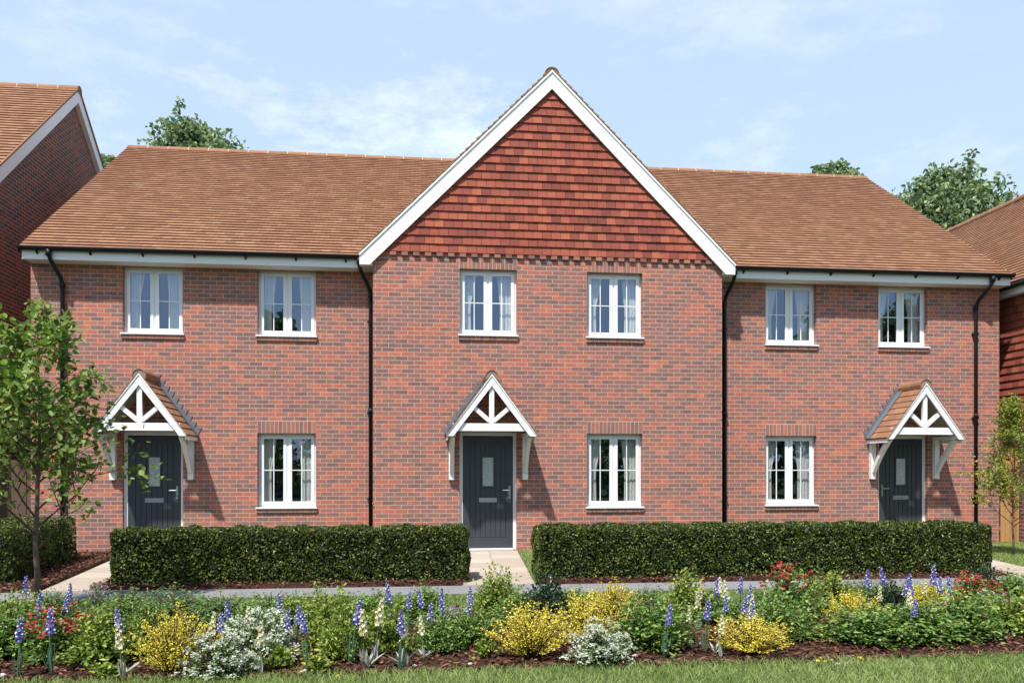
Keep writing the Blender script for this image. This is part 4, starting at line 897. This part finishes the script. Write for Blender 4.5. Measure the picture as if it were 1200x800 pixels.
for a in [
 # kind, sight line, distance line y, top sight line, width in the picture, label
 ('yellow', 203, -9.0, 722, 72, 'golden yellow shrub touching the largest white-flowered shrub, left half of the bed'),
 ('yellow', 622, -8.8, 712, 78, 'golden yellow shrub, leftmost of the three clumped below the middle path'),
 ('yellow', 686, -8.4, 695, 74, 'golden yellow shrub behind the lone white-flowered shrub'),
 ('yellow', 718, -7.5, 683, 50, 'golden yellow shrub rising at the back of the clump of three'),
 ('yellow', 880, -8.85, 722, 76, 'golden yellow shrub alone on bare mulch beneath four blue spikes'),
 ('yellow', 998, -7.9, 698, 64, 'thin golden shrub half hidden behind a green shrub right of the red flowers'),
 ('yellow', 1090, -7.3, 686, 62, 'golden shrub crowned by blue spikes beside the rightmost red flowers'),
 ('white', 256, -9.05, 740, 78, 'larger white-flowered mound touching the lawn at the front of its pair'),
 ('white', 303, -8.75, 722, 78, 'white-flowered mound behind and right of the front white mound'),
 ('white', 702, -9.0, 735, 70, 'lone white-flowered mound in front of the golden shrubs'),
 ('red', 70, -8.5, 711, 84, 'shrub topped with scarlet flowers near the young tree'),
 ('fewred', 928, -7.9, 671, 76, 'tall green shrub with a few red clusters on top, right of the lone golden shrub'),
 ('red', 1140, -7.2, 677, 62, 'red-flowered shrub near the right end of the bed'),
 ('mauve', 1160, -7.7, 692, 52, 'mauve-flowered plant beside the rightmost red flowers'),
 ('mauve', 528, -8.0, 708, 50, 'pale mauve-speckled plant among the blue spikes left of the middle path'),
 ('mauve', 112, -6.75, 686, 40, 'dark stems with mauve flowers by the left paved path'),
 ('holly', 643, -7.3, 670, 46, 'dark glossy bush at the right corner of the middle paved path'),
 ('holly', 628, -7.6, 690, 50, 'dark glossy bush low behind the leftmost golden shrub of the clump'),
 ('holly', 1046, -7.5, 686, 36, 'dark glossy bush between the two golden shrubs on the right'),
 ('holly', 1152, -6.9, 668, 44, 'dark glossy bush behind the rightmost red flowers'),
 ('green', 8, -8.4, 706, 78, 'green shrub at the far left end of the bed'),
 ('lime', 20, -7.4, 694, 56, 'yellowish green shrub behind the far left end of the bed'),
 ('lime', 122, -8.65, 716, 78, 'lime green shrub spreading right of the scarlet flowers'),
 ('soft', 60, -6.8, 695, 70, 'grey-green feathery shrub around the foot of the young tree'),
 ('soft', 148, -7.2, 693, 84, 'feathery green shrub behind the lime shrub on the left'),
 ('soft', 205, -7.2, 690, 84, 'feathery green shrub behind the leftmost golden shrub'),
 ('green', 168, -8.3, 712, 60, 'green shrub between the lime shrub and the leftmost golden shrub'),
 ('soft', 262, -7.3, 694, 90, 'feathery green shrub behind the front white mound'),
 ('soft', 318, -7.1, 695, 80, 'feathery green shrub behind the rear white mound'),
 ('green', 300, -7.9, 706, 64, 'green shrub rising directly above the rear white mound'),
 ('lime', 385, -8.3, 684, 62, 'tall lime shrub before the left hedge'),
 ('lime', 352, -7.4, 698, 54, 'lime shrub left of the tall lime shrub'),
 ('lime', 404, -8.7, 712, 56, 'lime shrub at the foot of the tall lime shrub'),
 ('green', 442, -7.2, 690, 70, 'green shrub behind the pair of tall cream spikes'),
 ('lime', 452, -8.5, 712, 58, 'lime shrub between the cream spikes left of the middle path'),
 ('green', 498, -7.1, 688, 60, 'green shrub behind the tight group of blue spikes'),
 ('green', 512, -8.5, 718, 62, 'green shrub under the tight group of blue spikes'),
 ('green', 556, -8.3, 708, 62, 'green shrub left of the clump of golden shrubs'),
 ('lime', 582, -7.2, 672, 52, 'sparse leafy shrub standing before the middle paved path'),
 ('green', 604, -7.6, 694, 52, 'green shrub between the sparse shrub and the dark glossy bush'),
 ('green', 672, -7.0, 689, 50, 'green shrub between dark glossy bush and rear golden shrub'),
 ('green', 768, -8.6, 700, 92, 'broad green shrub right of the golden clump'),
 ('lime', 806, -7.4, 670, 62, 'tall lime shrub before the right hedge'),
 ('soft', 752, -7.2, 690, 70, 'feathery green shrub behind the broad green shrub'),
 ('soft', 832, -7.3, 694, 84, 'feathery green shrub beneath the cream and blue spikes'),
 ('green', 858, -7.7, 706, 62, 'green shrub between blue spikes and the lone golden shrub'),
 ('green', 915, -8.35, 700, 74, 'green shrub in front of the tall red-clustered shrub'),
 ('soft', 905, -6.9, 690, 60, 'feathery green shrub left of the tall red-clustered shrub'),
 ('lime', 975, -7.1, 670, 70, 'lime shrub right of the tall red-clustered shrub'),
 ('green', 1018, -8.55, 706, 98, 'broad green shrub spreading before the thin golden shrub'),
 ('soft', 1020, -7.0, 682, 70, 'feathery green shrub behind the thin golden shrub'),
 ('green', 1080, -8.6, 712, 92, 'broad green shrub below the golden shrub crowned with blue spikes'),
 ('green', 1132, -8.5, 700, 84, 'green shrub in front of the rightmost red flowers'),
 ('lime', 1184, -8.3, 690, 76, 'lime shrub at the right end of the bed'),
 ('green', 1190, -7.1, 668, 66, 'tall green shrub at the back of the right end of the bed'),
 ('soft', 1075, -6.95, 684, 56, 'feathery green shrub behind the blue spikes on the right'),
 ('low', 124, -9.05, 776, 44, 'low lime plant at the lawn edge left of the leftmost golden shrub'),
 ('low', 322, -9.0, 754, 40, 'low lime plant at the right foot of the rear white mound'),
 ('low', 372, -9.05, 765, 44, 'low lime plant at the lawn edge before the tall lime shrub'),
 ('low', 572, -8.75, 745, 30, 'low green plant on bare mulch left of the golden clump'),
 ('low', 952, -8.4, 738, 44, 'low green sprigs on bare mulch right of the lone golden shrub'),
 ('delphinium', 20, -9.05, 720, 0, 'leftmost blue delphinium, at the front edge of the bed'),
 ('delphinium', 60, -8.95, 714, 0, 'blue delphinium with teal blades in front of the scarlet flowers'),
 ('delphinium', 41, -7.9, 698, 0, 'blue delphinium at the left of the young trunk'),
 ('delphinium', 73, -7.4, 698, 0, 'small pale blue delphinium above the scarlet flowers'),
 ('delphinium', 81, -6.7, 683, 0, 'dark blue delphinium against the left paved path'),
 ('delphinium', 33, -6.7, 676, 0, 'dark blue delphinium left of the young trunk by the shaded hedge'),
 ('delphinium', 145, -8.5, 710, 0, 'blue delphinium above a cream spike, left of the leftmost golden shrub'),
 ('delphinium', 258, -8.5, 717, 0, 'blue delphinium with pale florets above the front white mound'),
 ('delphinium', 269, -8.0, 705, 0, 'blue delphinium just behind the one above the front white mound'),
 ('delphinium', 329, -7.9, 695, 0, 'blue delphinium above the right side of the rear white mound'),
 ('delphinium', 337, -8.5, 711, 0, 'blue delphinium nearest the rear white mound, in a loose trio'),
 ('delphinium', 347, -8.3, 711, 0, 'blue delphinium in the middle of a loose trio right of the white mounds'),
 ('delphinium', 360, -8.95, 714, 0, 'blue delphinium with tall teal blades touching the lawn'),
 ('delphinium', 385, -7.9, 693, 0, 'blue delphinium in front of the tall lime shrub by the left hedge'),
 ('delphinium', 411, -8.6, 700, 0, 'slim blue delphinium just left of the pair of tall cream spikes'),
 ('delphinium', 458, -7.5, 681, 0, 'tallest blue delphinium before the left hedge'),
 ('delphinium', 469, -8.85, 714, 0, 'blue delphinium beside a cream spike in front of the tallest blue one'),
 ('delphinium', 478, -7.6, 692, 0, 'blue delphinium between the tallest one and the tight group'),
 ('delphinium', 498, -7.6, 692, 0, 'blue delphinium upright at the left of the tight group'),
 ('delphinium', 504, -8.2, 704, 0, 'leaning blue delphinium low in the tight group'),
 ('delphinium', 517, -7.5, 688, 0, 'blue delphinium at the top right of the tight group'),
 ('delphinium', 524, -7.9, 702, 0, 'short blue delphinium at the right of the tight group'),
 ('delphinium', 546, -7.9, 702, 0, 'short blue delphinium left of the middle paved path'),
 ('delphinium', 553, -7.4, 688, 0, 'slim blue delphinium against the footpath left of the middle path'),
 ('delphinium', 779, -8.95, 706, 0, 'lone blue delphinium in the broad green shrub right of the golden clump'),
 ('delphinium', 826, -8.5, 699, 0, 'blue delphinium on bare stem at the left of the group before the right hedge'),
 ('delphinium', 837, -7.3, 679, 0, 'blue delphinium against the footpath above the bare-stemmed one'),
 ('delphinium', 850, -8.0, 697, 0, 'blue delphinium above the left of the lone golden shrub'),
 ('delphinium', 866, -7.2, 675, 0, 'slim blue delphinium tallest of the group before the right hedge'),
 ('delphinium', 868, -8.2, 700, 0, 'blue delphinium directly above the lone golden shrub'),
 ('delphinium', 879, -7.4, 685, 0, 'small dark blue delphinium among the cream spikes'),
 ('delphinium', 884, -8.5, 704, 0, 'leaning blue delphinium touching the lone golden shrub'),
 ('delphinium', 1014, -7.1, 666, 0, 'pale blue delphinium at the left of the right-hand group'),
 ('delphinium', 1041, -7.1, 663, 0, 'tall slim blue delphinium above the dark glossy bush on the right'),
 ('delphinium', 1061, -7.5, 676, 0, 'blue delphinium left of a close pair on the right'),
 ('delphinium', 1067, -7.7, 674, 0, 'blue delphinium right of a close pair on the right'),
 ('delphinium', 1068, -8.4, 698, 0, 'low blue delphinium in the broad green shrub on the right'),
 ('delphinium', 1095, -7.2, 664, 0, 'fat blue delphinium rising over the golden shrub on the right'),
 ('delphinium', 1102, -7.4, 674, 0, 'blue delphinium leaning right over the golden shrub on the right'),
 ('delphinium', 1118, -7.6, 676, 0, 'blue delphinium just left of the rightmost red flowers'),
 ('delphinium', 1174, -7.8, 694, 0, 'rightmost blue delphinium, by the mauve flowers'),
 ('foxglove', 144, -8.85, 730, 0, 'cream flower spike under a blue delphinium left of the leftmost golden shrub'),
 ('foxglove', 243, -8.4, 721, 0, 'cream spike between the leftmost golden shrub and front white mound'),
 ('foxglove', 287, -8.3, 712, 0, 'cream spike rising from the top of the rear white mound'),
 ('foxglove', 305, -8.85, 727, 0, 'cream spike with silver leaves in front of the rear white mound'),
 ('foxglove', 427, -8.7, 714, 0, 'shorter cream spike of the pair before the left hedge'),
 ('foxglove', 439, -8.5, 698, 0, 'tallest cream spike, right one of the pair before the left hedge'),
 ('foxglove', 475, -8.8, 724, 0, 'cream spike close beside a blue delphinium left of the middle path'),
 ('foxglove', 497, -8.5, 721, 0, 'cream spike below the tight group of blue spikes'),
 ('foxglove', 806, -8.2, 710, 0, 'cream spike at the right side of the broad green shrub'),
 ('foxglove', 827, -7.3, 679, 0, 'cream spike against the footpath left of a blue delphinium'),
 ('foxglove', 842, -7.2, 679, 0, 'cream spike against the footpath right of a blue delphinium'),
 ('foxglove', 853, -7.3, 678, 0, 'broad cream spike before the right hedge'),
 ('foxglove', 818, -7.6, 690, 0, 'short cream spike beside the tall lime shrub on the right'),
 ('foxglove', 845, -8.7, 718, 0, 'cream spike at the left edge of the lone golden shrub'),
 ('foxglove', 880, -7.9, 694, 0, 'cream spike above the lone golden shrub'),
 ('foxglove', 895, -7.4, 682, 0, 'cream spike left of the tall red-clustered shrub'),
 ('foxglove', 1028, -7.3, 686, 0, 'cream spike left of the dark glossy bush on the right'),
 ('foxglove', 1065, -8.0, 692, 0, 'cream spike beneath the close pair of blue spikes'),
 ('foxglove', 1110, -7.8, 690, 0, 'cream spike at the right edge of the golden shrub on the right'),
 ('foxglove', 1083, -7.1, 677, 0, 'small cream spike behind the golden shrub on the right'),
 ('silver', 148, -9.02, 772, 30, 'silver-leaved tuft at the lawn edge left of the leftmost golden shrub'),
 ('silver', 300, -8.98, 764, 24, 'silver-leaved tuft right of the front white mound'),
 ('silver', 432, -9.0, 758, 22, 'silver-leaved tuft under the pair of cream spikes'),
 ('silver', 471, -9.0, 758, 22, 'silver-leaved tuft left of the pale pebble'),
 ('silver', 497, -8.75, 760, 20, 'silver-leaved tuft behind the pale pebble'),
 ('silver', 813, -8.7, 746, 18, 'curved silver-leaved tuft right of the broad green shrub'),
 ('silver', 838, -8.85, 750, 18, 'silver-leaved tuft at the left foot of the lone golden shrub')]:
    plant(*a)


# pebbles and wild flowers at the edge of the lawn
def pebble(u, v_y, r, label):
    x, y, _ = at_y(u, 700, v_y); mb = MB(); K, J = 8, 5; base = len(mb.v); sc = np.array((r, r * .8, r * .55))
    rings = [[np.array((x, y, r * .3)) + sc * np.array((math.cos(2 * PI * k / K) * math.sin(PI * j / J), math.sin(2 * PI * k / K) * math.sin(PI * j / J), math.cos(PI * j / J))) * random.uniform(.9, 1.1) for k in range(K)] for j in range(J + 1)]
    for j in range(J):
        for k in range(K): mb.face([rings[j][k], rings[j + 1][k], rings[j + 1][(k + 1) % K], rings[j][(k + 1) % K]])
    tag(mb.build('pebble', M['stone'], None, True, loc=(x, y, 0)), label, 'pebble', 'pale pebbles along the bed edge')
for a in ((486, -9.02, .022, 'pale pebble on mulch below the cream spikes'), (551, -9.0, .018, 'small pinkish pebble on bare mulch left of the golden shrubs'), (2, -9.0, .03, 'pale pebble at the far left corner of the bed')): pebble(*a)
def lawn_flower(u, y, mat, n, label, nm):
    x, _, _ = at_y(u, 780, y); o = empty(nm, (x, y, -.016), label, 'flower'); st = MB(); hd = MB()
    for k in range(n):
        a = np.array((x + random.uniform(-.06, .06), y + random.uniform(-.03, .03), -.016)); h = random.uniform(.05, .075); q = a + (0, 0, h); st.tube([a, q], .002, 4, cap=False)
        m = 16; b = RNG.uniform(0, 2 * PI, m); add_leaves(hd, np.tile(q, (m, 1)), np.c_[np.cos(b), np.sin(b), RNG.uniform(.1, 1.4, m)], np.tile((0, 0, 1.), (m, 1)) + RNG.normal(size=(m, 3)) * .2, .018, .007)
    st.build('stem', M['stem'], o); hd.build('flower_head', M[mat], o)
lawn_flower(966, -9.36, 'yellow', 5, 'clump of yellow dandelions in the lawn', 'dandelion'); lawn_flower(1002, -9.28, 'yellow', 2, 'single small yellow flower in the lawn right of the dandelion clump', 'dandelion')
lawn_flower(986, -9.5, 'whitefl', 4, 'white clover heads in the lawn beside the dandelions', 'clover'); lawn_flower(386, -9.42, 'yellow', 1, 'lone yellow flower in the lawn before the blue spikes on the left', 'dandelion'); lawn_flower(362, -9.3, 'whitefl', 2, 'white clover beside the lone yellow flower', 'clover')

# ---------------------------------------------------------------- light, sky, camera
SUN = np.array((.6, 1.0, -2.0)); SUN /= np.linalg.norm(SUN)
sl = bpy.data.lights.new('sun', 'SUN'); sl.energy = 5.0; sl.angle = math.radians(1.5); sl.color = (1, .955, .89)
so = bpy.data.objects.new('sun', sl); COL.objects.link(so); so.location = (-10, -20, 30)
from mathutils import Vector
so.rotation_euler = Vector(SUN).to_track_quat('-Z', 'Y').to_euler()
wd_ = bpy.data.worlds.new('World'); S.world = wd_; wd_.use_nodes = True; nt = wd_.node_tree; nt.nodes.clear()
out = nt.nodes.new('ShaderNodeOutputWorld'); bg = nt.nodes.new('ShaderNodeBackground'); nt.links.new(bg.outputs[0], out.inputs[0])
sky = nt.nodes.new('ShaderNodeTexSky'); sky.sky_type = 'NISHITA'; sky.sun_disc = False
sky.sun_elevation = math.asin(-SUN[2]); sky.sun_rotation = math.atan2(-SUN[0], -SUN[1]); sky.air_density = 1.0; sky.dust_density = .6; sky.ozone_density = 1.2; sky.altitude = 50
tc = nt.nodes.new('ShaderNodeTexCoord'); mp = nt.nodes.new('ShaderNodeMapping'); mp.inputs['Scale'].default_value = (1.6, 1.6, 4.2); mp.inputs['Location'].default_value = (0, 1.7, 0); mp.inputs['Rotation'].default_value = (.2, .35, .55); nt.links.new(tc.outputs['Generated'], mp.inputs['Vector'])
n1 = noise(nt, 2.6, 10, mp.outputs[0], .66); n2 = noise(nt, 1.1, 2, mp.outputs[0], .5)
r1 = ramp(nt, [(.5, (0, 0, 0)), (.78, (1, 1, 1))]); nt.links.new(n1, r1.inputs[0]); r2 = ramp(nt, [(.40, (.05, .05, .05)), (.68, (1, 1, 1))]); nt.links.new(n2, r2.inputs[0])
mul = mix(nt, 1, r1.outputs[0], r2.outputs[0], 'MULTIPLY')
sx = nt.nodes.new('ShaderNodeSeparateXYZ'); nt.links.new(tc.outputs['Generated'], sx.inputs[0]); re = ramp(nt, [(.50, (.58, .58, .58)), (.78, (.05, .05, .05))]); nt.links.new(sx.outputs['Z'], re.inputs[0])
hz = mix(nt, re.outputs[0], sky.outputs[0], (6.35, 8.0, 10.0))
c = mix(nt, mix(nt, 1, mul, mix(nt, re.outputs[0], (.25, .25, .25), (1.6, 1.6, 1.6)), 'MULTIPLY'), hz, (9.6, 10.2, 11.0))
nt.links.new(c, bg.inputs[0]); bg.inputs[1].default_value = .1
cam = bpy.data.cameras.new('camera'); co = bpy.data.objects.new('camera', cam); COL.objects.link(co); S.camera = co
cam.sensor_width = 36; cam.lens = F / 1200 * 36; cam.shift_y = (HOR - 400) / 1200; cam.clip_start = .1; cam.clip_end = 1000
co.location = (0, CAMY, CAMZ); co.rotation_euler = (PI / 2, 0, -YAW)
S.view_settings.view_transform = 'Standard'; S.view_settings.look = 'None'; S.view_settings.exposure = .47; S.view_settings.gamma = 1; S.view_settings.use_curve_mapping = False
S.cycles.max_bounces = 6; S.cycles.diffuse_bounces = 3; S.cycles.transparent_max_bounces = 12
try: S.cycles.use_denoising = True
except Exception: pass
